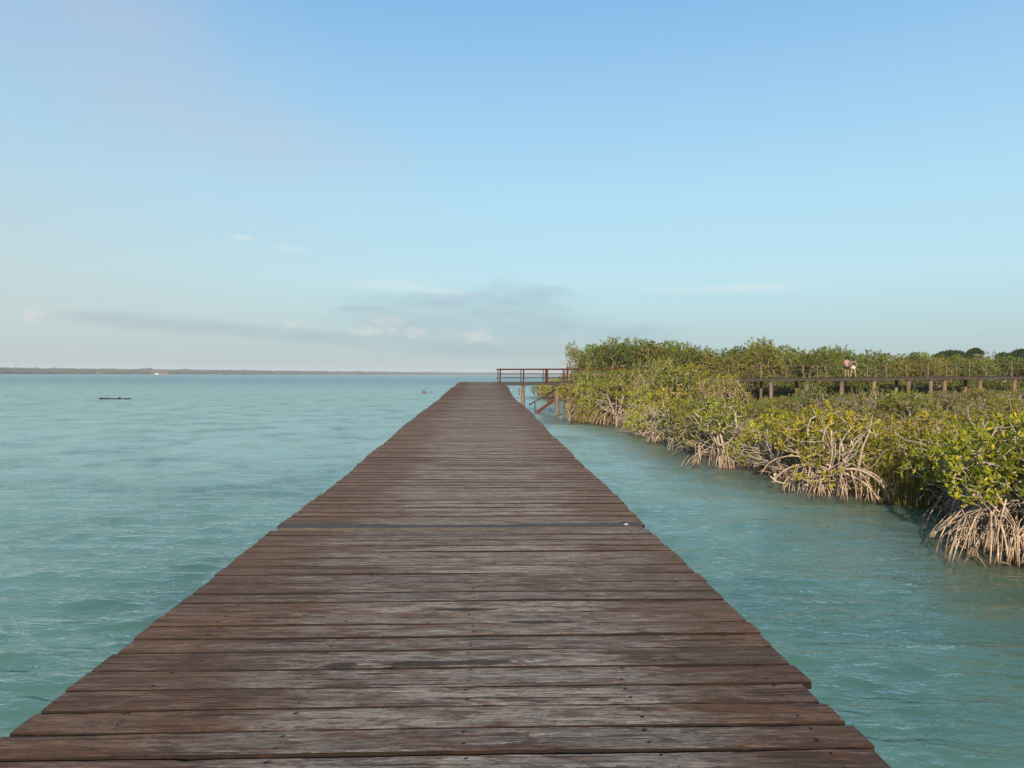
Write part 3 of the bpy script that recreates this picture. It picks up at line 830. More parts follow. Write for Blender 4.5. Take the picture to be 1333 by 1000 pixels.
nr = [o for o in col.objects if o.get('label', '').startswith('nearest leafy')][0]
o0 = np.array(nr.location); sc = 1.05; mb = MB()
for (xa, ya, xb2, yb) in ((1290, 665, 1289, 730), (1296, 672, 1300, 735), (1303, 680, 1313, 738), (1326, 680, 1322, 740), (1316, 700, 1316, 738), (1333, 690, 1328, 745), (1310, 650, 1296, 700)):
    yy = g.uniform(12.6, 13.2)
    tri([(xa, ya, yy+.2), ((xa+xb2)/2+g.uniform(-3, 3), (ya+yb)/2, yy), (xb2, yb+8, yy)], .017)
for k in range(16):
    xa = g.uniform(1262, 1312); xb2 = g.uniform(1196, 1262); yy = g.uniform(14.6, 15.4)
    tri([(xa, g.uniform(652, 684), yy-.2), ((xa+xb2)/2+g.uniform(-10, 10), g.uniform(655, 678), yy-.1), (xb2+6, g.uniform(685, 700), yy), (xb2-4, 489+3300/yy, yy)], g.uniform(.009, .016))
for k in range(40):
    xa = g.uniform(1250, 1356); xb2 = xa+g.normal(-6, 40)
    yy = g.uniform(12.7, 14.4)
    tri([(xa, g.uniform(630, 690), yy+.3), ((xa+xb2)/2+g.uniform(-16, 16), g.uniform(668, 700), yy+.1), (xb2, 752, yy)], g.uniform(.006, .012))
mb.build('root_arches', M_root, nr, True)

# scrub shrubs between shore and boardwalk ----------------------------------
def shrub_meshes(name, seed, blobs, ntgt, nleaf, L, W, mat, bare, stems=3):
    t, r, c_ = mangrove_meshes(name, seed, blobs, stems, 0, ntgt, nleaf, L, W, bare, leafmat=mat)
    return t, None, c_
def no_root(name, seed, blobs, ntgt, nleaf, L, W, mat, barkmat, bare=12, trunk_r=.09, base_z=0.0, stems=3):
    g = np.random.default_rng(seed); tr = MB()
    T = crown_points(g, ntgt, blobs); T = T[T[:, 2] > base_z+.2]
    ang = np.arctan2(T[:, 1], T[:, 0]); grp = ((ang+np.pi)/(2*np.pi)*stems).astype(int) % stems
    dirs = np.zeros_like(T)
    for s in range(stems):
        sel = np.where(grp == s)[0]
        if not len(sel): continue
        cc = T[sel].mean(0); o = np.array([g.normal(0, .05), g.normal(0, .05), -.1])
        ch = [o+(cc-o)*f+g.normal(0, .05, 3)*(f > 0) for f in (0, .25, .5, .75)]
        dirs[sel] = grow(tr, g, ch, T[sel], r_tip=.007, r_max=trunk_r, sides=4)
    top = max(b[0][2] for b in blobs)
    for k in range(bare):
        p = T[g.integers(len(T))]*np.array([.8, .8, .7]); Pp = [p]; d = np.array([g.normal(0, .5), g.normal(0, .5), 1])
        for q in range(4): d = d+g.normal(0, .35, 3); d /= np.linalg.norm(d); Pp.append(Pp[-1]+d*g.uniform(.15, .32)*(top/2)**.5)
        tr.tube(Pp, np.linspace(.015, .007, 5), 3)
    V, Q, tint = leaves_from(T, dirs, nleaf, L, W, seed+1)
    return tr.mesh(name+'_trunk', barkmat, True), None, np_mesh(name+'_crown', V, Q, (mat,), tint=tint)

SH = [
    no_root('shrub_a', 31, B((0, 0, 1.15, 1.05, 1.0, .62), (.4, .3, 1.45, .6, .6, .4)), 230, 7, .14, .055, M_leafB, M_twig, 34),
    no_root('shrub_b', 32, B((0, 0, 1.0, 1.1, 1.1, .6), (-.5, .1, 1.4, .6, .6, .4)), 180, 6, .13, .05, M_leafB, M_twig, 60),
    no_root('shrub_c', 33, B((.2, 0, 1.2, .9, .9, .7), (-.4, .4, 1.0, .8, .8, .5)), 250, 7, .14, .055, M_leafA, M_twig, 26),
    no_root('shrub_d', 34, B((0, 0, 1.0, 1.0, 1.0, .7)), 120, 5, .12, .045, M_leafB, M_twig, 90),
]
TR = [
    no_root('tree_a', 41, B((0, 0, 3.6, 1.7, 1.7, 1.5), (.8, -.5, 2.4, 1.4, 1.4, 1.3), (-.7, .3, 4.5, 1.1, 1.1, .9)), 420, 9, .21, .085, M_leafC, M_twig, 20, .11),
    no_root('tree_b', 42, B((0, 0, 3.9, 1.5, 1.5, 1.6), (-.9, -.3, 2.7, 1.3, 1.2, 1.2), (.8, .2, 4.2, 1.1, 1.1, .8)), 400, 9, .20, .08, M_leafC, M_twig, 26, .10),
    no_root('tree_c', 43, B((0, 0, 3.3, 1.9, 1.8, 1.2), (.2, .1, 4.3, 1.2, 1.2, .9), (0, -.4, 2.0, 1.6, 1.5, 1.1)), 440, 9, .20, .085, M_leafB, M_twig, 24, .10),
    no_root('tree_d', 44, B((0, 0, 3.4, 1.1, 1.1, 1.5), (.5, 0, 4.6, .8, .8, .7), (-.6, -.2, 4.1, .6, .6, .6)), 190, 8, .18, .07, M_leafB, M_twig, 60, .08),
]

sr = random.Random(3)
spots = []
y = 15.0
tries = 0
while tries < 9000 and len(spots) < 252:
    tries += 1
    y = sr.uniform(13.5, 62.0)
    xmax = .76*y+1.5
    b = float(bank_x(y))+1.25
    if b > xmax: continue
    x = sr.uniform(b, xmax)
    if all((x-a)**2+(y-c)**2 > (1.42+.011*y)**2 for a, c, _ in spots): spots.append((x, y, sr.random()))
labels = {
    0: 'leafy olive shrub in the scrub field between the shore mangroves and the boardwalk',
    1: 'shrub with many bare grey twigs among its leaves in the scrub field before the boardwalk',
    2: 'brighter yellow green shrub in the scrub field between shore and boardwalk',
    3: 'nearly leafless grey brown shrub in the scrub field before the boardwalk'}
for i, (x, y, q) in enumerate(spots):
    k = 0 if q < .3 else 1 if q < .6 else 2 if q < .8 else 3
    if y < 24 and k == 3: k = 2
    px = 666.5+1000*x/y
    # canopy height follows the photograph: lower towards the right before the boardwalk piles
    h = 1.1+.75*sr.random() if y > 26 else 1.45+.45*sr.random()
    if y > 45: h = 1.0+.75*sr.random()
    if y > 40 and px < 955: h = 2.5+.5*sr.random()
    if y > 45 and px < 860: h = 3.0+.35*sr.random()
    if y > 50 and 975 < px < 1070: h = 1.35
    if y > 50 and px > 1215: h = 1.8+.5*sr.random()
    if 24 < y < 56 and sr.random() < .14: h += .75
    if y > 59.3: h = min(max(h, 1.5), 2.0)
    sc = h/1.75
    place('shrub', SH[k], (x, y, .08), sr.uniform(0, 6.28), min(sc, 1.25), labels[k], 'shrub', ['leafy olive scrub shrubs', 'twiggy scrub shrubs', 'yellow green scrub shrubs', 'bare scrub shrubs'][k], kz=max(1, sc/1.25))

# wood behind the boardwalk ----------------------------------------------------
prof_px = [735, 745, 752, 762, 780, 800, 820, 840, 865, 890, 915, 930, 950, 970, 985, 1000, 1020, 1035, 1060, 1090, 1110, 1130, 1160, 1190, 1210, 1250, 1300, 1340, 1450]
prof_py = [462, 447, 446, 455, 445, 442, 444, 445, 449, 450, 454, 458, 454, 450, 446, 448, 454, 459, 456, 456, 462, 459, 461, 459, 463, 466, 466, 464, 462]
def top_z(px, y): return at(px, float(np.interp(px, prof_px, prof_py)), y).z
tl = ['mid green bushy tree in the wood behind the boardwalk', 'dark leaved upright tree in the wood behind the boardwalk',
      'broad olive yellow tree in the wood behind the boardwalk', 'airy thin crowned tree with pale stems behind the boardwalk']
tg = ['bushy trees behind the boardwalk', 'dark upright trees behind the boardwalk', 'broad olive trees behind the boardwalk', 'airy trees behind the boardwalk']
def tree_at(px, y, k, f=1.0, lab=None, wide_=1.0, grp=None):
    h = (top_z(px, y)-.1)*f; sc = h/5.2
    ms = TR[k]
    o = place('tree', ms, (at(px, 500, y).x, y, .1), sr.uniform(0, 6.28), sc*wide_, lab or tl[k], 'tree', tg[k] if grp is None else grp, kz=1/wide_)
    return o
tree_at(748, 70, 3, 1.0, 'thin airy pale tree at the left end of the wood, just right of the stairs', .62, 'lone trees of the wood')
tree_at(765, 69, 3, .97, 'wispy leaning tree, second from the left end of the wood', .8, 'lone trees of the wood')
px = 778
while px < 1420:
    y = sr.uniform(66.5, 71)
    k = sr.choice((0, 0, 1, 1, 2)) if px < 900 else sr.choice((0, 1, 2, 2, 2, 3))
    tree_at(px, y, k, sr.uniform(.86, 1.03)); px += sr.uniform(15, 21)
px = 775
while px < 1440:
    y = sr.uniform(75, 84)
    tree_at(px, y, sr.choice((0, 1, 2)), sr.uniform(.93, 1.02)); px += sr.uniform(17, 24)
# lower front row right behind the boardwalk
px = 770
while px < 1420:
    y = sr.uniform(64.6, 66.2)
    tree_at(px, y, sr.choice((0, 2, 2)), sr.uniform(.50, .66), 'low round tree directly behind the boardwalk rail', 1.25, 'low trees behind the rail'); px += sr.uniform(24, 34)
# low bush beyond the stairs over the water
for (px, py, y, sc, lab) in ((706, 517, 104, 1.05, 'small yellow green bush seen over the water left of the stairs'),
                             (722, 517, 102, 1.25, 'green bush seen between the stair handrail and the big pile'),
                             (738, 517, 99, 1.4, 'bush behind the boardwalk just right of the big pile')):
    place('shrub', SH[0 if px < 720 else 2], (at(px, 500, y).x, y, -.55), 1.0, sc*1.35, lab, 'shrub')

# umbrella shaped dark trees far right
def umbrella_tree(px, y, w_px, py_top, lab, seed, dome=.30):
    g = np.random.default_rng(seed); W2 = w_px*y/1000/2; zt = at(px, py_top, y).z
    T = []
    for _ in range(420):
        a = g.uniform(0, 6.28); r = math.sqrt(g.random()); zz = zt-.35-dome*W2*r*r*1.1-g.random()*W2*.20
        lump = 1+.12*math.sin(a*5+seed)
        T.append((math.cos(a)*r*W2*lump, math.sin(a)*r*W2*.8, zz))
    T = np.array(T); tr = MB()
    dirs = grow(tr, g, [np.array([0, 0, 0.]), np.array([.1, 0, zt*.35]), np.array([0, .1, zt*.6]), np.array([0, 0, zt*.78])], T, .018, .22, 5)
    V, Q, tint = leaves_from(T, dirs, 8, .34, .16, seed, up=.2)
    place('umbrella_tree', (tr.mesh('um_trunk', M_twig, True), None, np_mesh('um_crown', V, Q, (M_leafD,), tint=tint)), (at(px, 500, y).x, y, 0.1), 0, 1, lab, 'tree')
umbrella_tree(1239, 112, 47, 455.5, 'wide flat topped dark tree rising above the wood right of the two people', 3)
umbrella_tree(1269, 118, 17, 453.5, 'small dark umbrella shaped tree just right of the wide flat topped one', 4, .5)
umbrella_tree(1329, 112, 40, 454, 'dark domed tree above the wood at the right edge of the photo', 5, .7)
umbrella_tree(1306, 120, 16, 459.5, 'small loose dark crown left of the domed tree at the right edge', 6, .4)

# undergrowth and reeds (nobody could count the stems)
def blades(n, xyf, h, lean, w, seed, name, mat, label, cat):
    g = np.random.default_rng(seed); P = xyf(g, n); n = len(P)
    hh = g.uniform(h[0], h[1], n)[:, None]; a = g.uniform(0, 6.28, n); 
    d = np.stack([np.cos(a), np.sin(a), 0*a], -1); s = np.stack([-np.sin(a), np.cos(a), 0*a], -1)*w
    z = np.array([0, 0, 1.])
    le = g.uniform(0, lean, n)[:, None]
    p0 = P; p1 = P+z*hh*.55+d*hh*le*.35; p2 = P+z*hh+d*hh*le
    V = np.stack([p0-s, p0+s, p1+s*.8, p1-s*.8, p2], 1).reshape(-1, 3)
    i = np.arange(n)*5
    tint = np.repeat(np.stack([g.random(n), g.random(n), 0*a], -1), 5, 0)
    me = np_mesh(name, V, [np.stack([i, i+1, i+2, i+3], -1), np.stack([i+3, i+2, i+4], -1)], (mat,), tint=tint)
    tag(link(name, me), label, cat, kind='stuff')
def field(g, n):
    y = g.uniform(12, 62, n*2); x = bank_x(y)+.3+(g.random(n*2)**.9)*(.82*y+2-bank_x(y)); 
    ok = (x > bank_x(y)+.3); P = np.stack([x, y, np.full_like(x, .08)], -1)[ok][:n]; return P
blades(52000, field, (.25, 1.15), .75, .011, 9, 'undergrowth', M_grass, 'dry brown green undergrowth filling the ground below the scrub', 'undergrowth')
def reeds(g, n):
    c = np.array([shore(1192, 19.8)[:2], shore(1183, 21.0)[:2], shore(1205, 19.0)[:2], shore(1240, 19.5)[:2], shore(1165, 22.5)[:2]])
    k = g.integers(0, len(c), n); q = c[k]+g.normal(0, .42, (n, 2)); return np.column_stack([q, np.full(n, .0)])
blades(5200, reeds, (.4, 1.35), .85, .010, 10, 'reeds', M_grass, 'tall yellow green reeds in the gap between the two largest mangroves', 'reeds')
# dead twig litter at the foot of the shore row
def build_litter():
    g = np.random.default_rng(77); mb = MB()
    for _ in range(900):
        y = g.uniform(12.5, 50); x = float(bank_x(y))+g.uniform(-.25, 1.3); z = g.uniform(.02, .5)
        a = g.uniform(0, 6.28); l = g.uniform(.25, .75); e = g.uniform(-.5, .6)
        p = np.array([x, y, z]); d = np.array([math.cos(a), math.sin(a), e])*l
        mb.tube([p, p+d*.5+(0, 0, g.uniform(0, .12)), p+d+(0, 0, -g.uniform(0, .2))], [.009, .008, .005], 3)
    o = mb.build('dead_twigs', M_root, None, True)
    tag(o, 'tangle of dead pale twigs and thin roots along the bank', 'twigs', kind='stuff')
build_litter()

# sticks in the water ---------------------------------------------------------
def stick(pts, r, lab, mat):
    P = np.array([at(*p) for p in pts]); t = np.linspace(0, 1, len(P)); tt = np.linspace(0, 1, 12)
    Pc = np.stack([np.interp(tt, t, P[:, k]) for k in range(3)], -1)
    for _ in range(2): Pc[1:-1] = (Pc[:-2]+2*Pc[1:-1]+Pc[2:])/4
    mb = MB(); mb.tube(Pc, np.linspace(r, r*.6, 12), 6); o = mb.build('stick', mat, None, True); tag(o, lab, 'stick')
stick([(1255, 735, 13.2), (1259, 725, 13.1), (1267, 721, 13.0), (1275, 725, 12.95), (1283, 738, 12.9)], .022, 'bent yellowish stick looping out of the water before the nearest roots', M_pile_o)
stick([(1303, 732, 12.9), (1310, 733, 12.85), (1316, 736, 12.8)], .02, 'short tan stick lying at the water surface right of the bent one', M_pile_o)
stick([(1243, 752, 12.4), (1243.5, 744, 12.4), (1245, 736, 12.5)], .008, 'thin dark twig standing in open water left of the bent stick', M_beam)
stick([(886, 610, 25.8), (890, 600, 25.9), (897, 592, 26)], .012, 'pale forked twig standing in the water before the shore row', M_root)

# ---------------------------------------------------------------- far shore
def build_far():
    # low wooded land round the lake: one rolling strip, plus the tree mass on it
    n = 420
    az = np.linspace(R(-70), R(12), n)
    dist = np.interp(np.degrees(az), [-70, -34, -20, -10, -3, 3, 12], [1350, 1450, 1750, 2200, 2600, 2900, 3000])
    g = np.random.default_rng(8)
    hill = np.interp(np.degrees(az), [-70, -34, -28, -20, -10, -3, 12], [15, 14.5, 13, 12, 10.5, 9.5, 8.5])
    V = []; offs = [(0, -.5), (6, .6), (40, .8), (300, .5), (600, .62), (1500, .55)]
    for i in range(n):
        for j, (o, hf) in enumerate(offs):
            rr = dist[i]+o+8*math.sin(i*.3)
            z = -1.0 if j == 0 else (1.0 if j < 3 else hill[i]*hf)
            V.append((rr*math.sin(az[i]), rr*math.cos(az[i]), z))
    k = len(offs); i = np.arange(n-1)[:, None]*k; j = np.arange(k-1)[None, :]
    Q = np.stack([i+j, i+k+j, i+k+j+1, i+j+1], -1).reshape(-1, 4)[:, ::-1]
    tag(link('far_shore', np_mesh('far_shore', V, Q, (M_mud,), smooth=True)), kind='structure', label='low wooded land across the lagoon')
    # woods: leafy lumps
    Vs = []; Fs = []; tint = []; cnt = 0
    ico = bmesh.new(); bmesh.ops.create_icosphere(ico, subdivisions=2, radius=1)
    iv = np.array([v.co[:] for v in ico.verts]); it = np.array([[v.index for v in f.verts] for f in ico.faces]); ico.free()
    m2, g2, b2, _ = new_mat('far_wood_foliage')
    T, K, _ = g2.sep(g2.attr('tint'))
    pos = g2.n('ShaderNodeNewGeometry').outputs['Position']
    nz = g2.noise(pos, .15, 5, .6)
    c = g2.mix(T, (0.014, 0.024, 0.010), (0.048, 0.066, 0.026)); c = g2.mix(g2.ramp(nz, .4, .65, 0, .6), c, (0.02, 0.032, 0.015))
    g2.put(b2.inputs['Base Color'], c); b2.inputs['Roughness'].default_value = .9
    for q in range(3400):
        a = g.uniform(R(-66), R(8)); back = g.random()**1.2
        dd = float(np.interp(math.degrees(a), [-70, -34, -20, -10, -3, 3, 12], [1350, 1450, 1750, 2200, 2600, 2900, 3000]))
        rr = dd+12+back*700
        hl = float(np.interp(math.degrees(a), [-70, -34, -28, -20, -10, -3, 12], [15, 14.5, 13, 12, 10.5, 9.5, 8.5]))
        ztop = 5.0+g.uniform(-1.5, 1.5) if back < .12 else hl*np.interp(back, [.12, .5, 1], [.6, .8, 1.0])+g.uniform(-.8, 1.0)
        if g.random() < .01: ztop += 3
        rad = g.uniform(8, 22)
        v = iv*(1+g.normal(0, .08, (len(iv), 1)))*np.array([rad, rad, ztop*.75])+np.array([rr*math.sin(a), rr*math.cos(a), ztop*.25])
        Vs.append(v); Fs.append(it+cnt); cnt += len(v)
        tt = 0.15*g.random() if back < .12 and g.random() < .6 else .35+.65*g.random()
        tint.append(np.tile((tt, 0, 0), (len(v), 1)))
    me = np_mesh('far_wood', np.concatenate(Vs), np.concatenate(Fs), (m2,), tint=np.concatenate(tint), smooth=True)
    tag(link('far_wood', me), 'low hazy green wood along the far shore of the lagoon', 'wood', kind='stuff')
build_far()

# red roofed building and white boat at the far shore
M_roofred = simple_mat('dull_red_roof', (0.10, 0.055, 0.05), (0.15, 0.08, 0.07), .3, .8)
M_white = simple_mat('white_paint', (0.72, 0.72, 0.70), (0.8, 0.8, 0.79), .6, .5)
M_dark = simple_mat('dark_wet_wood', (0.006, 0.006, 0.006), (0.016, 0.015, 0.014), 2, .7, spec=.15)
bl = link('lakeside_hall', None); tag(bl, 'long low dull red roofed building on the far shore behind the white boat', 'building')
c = at(207, 484.5, 1500); cx, cy = c.x, 1500
m = MB(); m.box((cx, cy, 2.0), (44, 9, 3.6), bev=.1); m.build('wall', M_white if False else M_roofred, bl)
m = MB(); Vr = [(cx-24, cy-6, 3.81), (cx+24, cy-6, 3.81), (cx+24, cy+6, 3.81), (cx-24, cy+6, 3.81), (cx-21, cy, 6.4), (cx+21, cy, 6.4)]
m.add(Vr, [(0, 1, 5, 4), (2, 3, 4, 5), (3, 2, 1, 0)], [(1, 2, 5), (3, 0, 4)]); m.build('roof', M_roofred, bl)
for k in range(9):
    m = MB(); m.box((cx-20+k*5, cy-4.56, 2.2), (2.2, .1, 1.5), bev=.02); m.build('window', M_dark, bl)
bt = link('motor_boat', None, loc=(at(204, 484, 1440).x, 1440, 0)); tag(bt, 'small white boat moored before the red roofed building on the far shore', 'boat')
def loft(mb, secs):
    n = len(secs[0]); V = [p for s in secs for p in s]; Q = []
    for i in range(len(secs)-1):
        for k in range(n): Q.append((i*n+k, i*n+(k+1) % n, (i+1)*n+(k+1) % n, (i+1)*n+k))
    mb.add(V, Q, [(0, k+1, k) for k in range(1, n-1)]+[((len(secs)-1)*n, (len(secs)-1)*n+k, (len(secs)-1)*n+k+1) for k in range(1, n-1)])
m = MB(); secs = []
for x, w, h0, h1 in ((-3.6, 1.2, -.2, 1.0), (-1, 1.3, -.3, 1.05), (1.6, 1.0, -.2, 1.25), (3.2, .45, .2, 1.5), (3.9, .06, .8, 1.65)):
    secs.append([(x, -w, h1), (x, -w*.7, h0+.3), (x, 0, h0), (x, w*.7, h0+.3), (x, w, h1)])
loft(m, secs); m.build('hull', M_white, bt)
m = MB(); m.box((-.4, 0, 1.9), (2.6, 1.8, 1.5), bev=.12); m.build('cabin', M_white, bt)
m = MB(); m.box((-.4, 0, 2.72), (3.4, 2.2, .1), bev=.03); m.build('cabin_roof', M_white, bt)
m = MB(); m.box((-.3, -.905, 2.1), (2.0, .05, .6), bev=.02); m.build('window', M_dark, bt)

# half sunk raft of dark logs out on the left
raft = link('sunken_raft', None, loc=(at(150, 521, 92).x, 92, 0)); tag(raft, 'dark flat half sunk raft of logs out on the water to the left', 'raft')
g = np.random.default_rng(12)
for (xa, xb2, yo, z, r) in ((-1.95, -.65, 0, .08, .09), (-1.8, .5, .5, .03, .09), (-.3, .6, -.2, .07, .07), (.9, 1.9, 0, .06, .07), (-1.2, 1.2, .9, .0, .07)):
    m = MB(); xs = np.linspace(xa, xb2, 7)
    m.tube([(x_, yo+g.normal(0, .02), z+g.normal(0, .012)) for x_ in xs], r*np.array([.8, 1, 1, .95, 1, .9, .7]), 8); m.build('log', M_dark, raft, True)
m = MB(); m.tube([(.35, 0, .05), (.5, 0, .20), (.62, .05, .12)], [.08, .09, .06], 8); m.build('stump', M_dark, raft, True)

# ---------------------------------------------------------------- people
M_skin = simple_mat('skin', (0.24, 0.145, 0.10), (0.29, 0.18, 0.13), 4, .55, bump=.02)
M_skin2 = simple_mat('light_skin', (0.30, 0.20, 0.15), (0.35, 0.24, 0.18), 4, .55, bump=.02)
M_pink = simple_mat('pink_shirt', (0.33, 0.185, 0.17), (0.42, 0.25, 0.23), 6, .8, bump=.1)
M_black = simple_mat('black_cloth', (0.012, 0.012, 0.016), (0.025, 0.024, 0.028), 6, .8, bump=.1)
M_whitec = simple_mat('white_cloth', (0.70, 0.69, 0.66), (0.78, 0.77, 0.75), 6, .8, bump=.1)
M_tan = simple_mat('tanned_wet_skin', (0.13, 0.085, 0.065), (0.19, 0.125, 0.095), 4, .5, bump=.02)
M_hair = simple_mat('dark_hair', (0.015, 0.010, 0.008), (0.035, 0.024, 0.018), 20, .5, (4, 4, 1))

def skin_obj(name, verts, edges, radii, mat, parent=None, root=0, sub=1):
    me = bpy.data.meshes.new(name); me.from_pydata([tuple(v) for v in verts], edges, []); me.update()
    o = link(name, me, parent); me.materials.append(mat)
    md = o.modifiers.new('skin', 'SKIN'); md.use_smooth_shade = True
    for i, r in enumerate(radii):
        sv = me.skin_vertices[0].data[i]; sv.radius = (r, r) if not isinstance(r, tuple) else r; sv.use_root = (i == root)
    sd = o.modifiers.new('sub', 'SUBSURF'); sd.levels = sub; sd.render_levels = sub
    return o

def person(loc, rz, lab, shirt, bottom, skinm, hip_hands, hgt=1.72, female=False, long_hair=False, stance=.12, cat='person', grp=None, turn=0.0):
    """standing figure; hands on hips or arms loosely down.  body faces local +y"""
    k = hgt/1.72
    sw = .185 if not female else .165; hw = .10 if not female else .115
    J = []; E = []; Rr = []
    def v(x, y, z, r): J.append((x*k, y*k, z*k)); Rr.append((r[0]*k, r[1]*k) if isinstance(r, tuple) else r*k); return len(J)-1
    def e(a, b): E.append((a, b))
    pel = v(0, 0, .93, (.145 if female else .135, .10)); wst = v(0, .01, 1.08, (.115 if female else .13, .085)); che = v(0, .01, 1.28, (.145 if not female else .13, .10))
    sho = v(0, 0, 1.42, (.11, .07)); nck = v(0, .005, 1.49, .052); jaw = v(0, .02, 1.555, (.062, .07)); head = v(0, .012, 1.63, (.076, .09)); crn = v(0, .0, 1.70, (.055, .066))
    for a, b in ((pel, wst), (wst, che), (che, sho), (sho, nck), (nck, jaw), (jaw, head), (head, crn)): e(a, b)
    nose = v(0, .115, 1.605, .012); e(head, nose)
    for s in (-1, 1):
        ear = v(s*.082, -.002, 1.615, .012); e(head, ear)
        hip = v(s*hw, 0, .86, (.092, .095)); kn = v(s*(hw+stance*.5), .015, .48, .056); ca = v(s*(hw+stance*.65), -.012, .34, .052); an = v(s*(hw+stance), 0, .085, .036)
        toe = v(s*(hw+stance+.03), .15, .03, (.038, .022)); heel = v(s*(hw+stance), -.045, .035, .030)
        for a, b in ((pel, hip), (hip, kn), (kn, ca), (ca, an), (an, toe), (an, heel)): e(a, b)
        sd = v(s*sw, 0, 1.40, .055); e(sho, sd)
        if hip_hands == 2 or hip_hands == s:
            el = v(s*(sw+.15), -.10, 1.15, .040); wr = v(s*.20, .03, 1.0, .028); pm = v(s*.165, .07, .965, (.036, .018)); fd = (-s*.35, .75, -.2)
        else:
            el = v(s*(sw+.06), -.02, 1.10, .040); wr = v(s*(sw+.07), .05, .86, .027); pm = v(s*(sw+.065), .07, .79, (.018, .036)); fd = (0, .15, -1)
        for a, b in ((sd, el), (el, wr), (wr, pm)): e(a, b)
        fd = Vector(fd).normalized(); sid = fd.cross(Vector((s, 0, .2))).normalized()
        P = Vector(J[pm])/k
        for q in range(4):
            o1 = P+fd*(.045+(.012 if q in (1, 2) else 0))+sid*(q-1.5)*.019; o2 = o1+fd*(.038-.004*abs(q-1.4))+Vector((-s*.008, 0, -.006))
            a = v(*o1, .0095); b = v(*o2, .0075); e(pm, a); e(a, b)
        o1 = P+sid*(-.042)+fd*.005; o2 = o1+fd*.03-sid*.008
        a = v(*o1, .011); b = v(*o2, .009); e(pm, a); e(a, b)
    o = skin_obj('person', J, E, Rr, skinm, None, 0)
    o.location = loc; o.rotation_euler = (0, 0, rz); tag(o, lab, cat, grp)
    gs = 1.16
    def garment(name, pts, ed, rr, mat):
        skin_obj(name, [tuple(c*k for c in p) for p in pts], ed, [(r[0]*k*gs, r[1]*k*gs) if isinstance(r, tuple) else r*k*gs for r in rr], mat, o)
    if female:
        garment('top', [(0, .01, 1.10), (0, .012, 1.28), (0, 0, 1.395), (-.12, 0, 1.42), (.12, 0, 1.42)], [(0, 1), (1, 2), (2, 3), (2, 4)], [(.128, .098), (.145, .115), (.115, .082), (.045, .045), (.045, .045)], shirt)
    else:
        garment('shirt', [(0, .005, .97), (0, .01, 1.10), (0, .012, 1.29), (0, 0, 1.425), (-.20, 0, 1.41), (.20, 0, 1.41), (-.27, -.03, 1.31), (.27, -.03, 1.31)],
                [(0, 1), (1, 2), (2, 3), (3, 4), (3, 5), (4, 6), (5, 7)], [(.155, .118), (.148, .105), (.162, .118), (.12, .082), .068, .068, .058, .058], shirt)
    garment('shorts', [(0, 0, .95), (-.10, 0, .86), (.10, 0, .86), (-.12-stance*.2, .005, .66 if not female else .76), (.12+stance*.2, .005, .66 if not female else .76)],
            [(0, 1), (0, 2), (1, 3), (2, 4)], [(.16, .122), (.112, .115), (.112, .115), .098, .098], bottom)
    hp = [(0, -.012, 1.645), (0, -.01, 1.715), (0, -.055, 1.60)]; he = [(0, 1), (0, 2)]; hr = [(.086, .092), (.06, .068), (.07, .05)]
    if long_hair: hp += [(0, -.075, 1.50), (.0, -.085, 1.40)]; he += [(2, 3), (3, 4)]; hr += [(.05, .03), (.03, .02)]
    garment('hair', hp, he, hr, M_hair)
    return o
px_m, px_w = 1102.5, 1110.8
ym = 60.9
for px, lab, a in ((px_m, 'man', 0), (px_w, 'woman', 1)):
    X = at(px, 490, ym).x; z = bz(X)
    if a == 0: person((X, ym, z+.005), R(8), 'person in pink shirt and black shorts, hands on hips, seen from behind on the boardwalk', M_pink, M_black, M_skin, 2, 1.56, stance=.05)
    else: person((X, ym, z+.005), R(-10), 'person in black top and white shorts seen from behind on the boardwalk', M_black, M_whitec, M_skin2, 1, 1.48, True, True, .10)

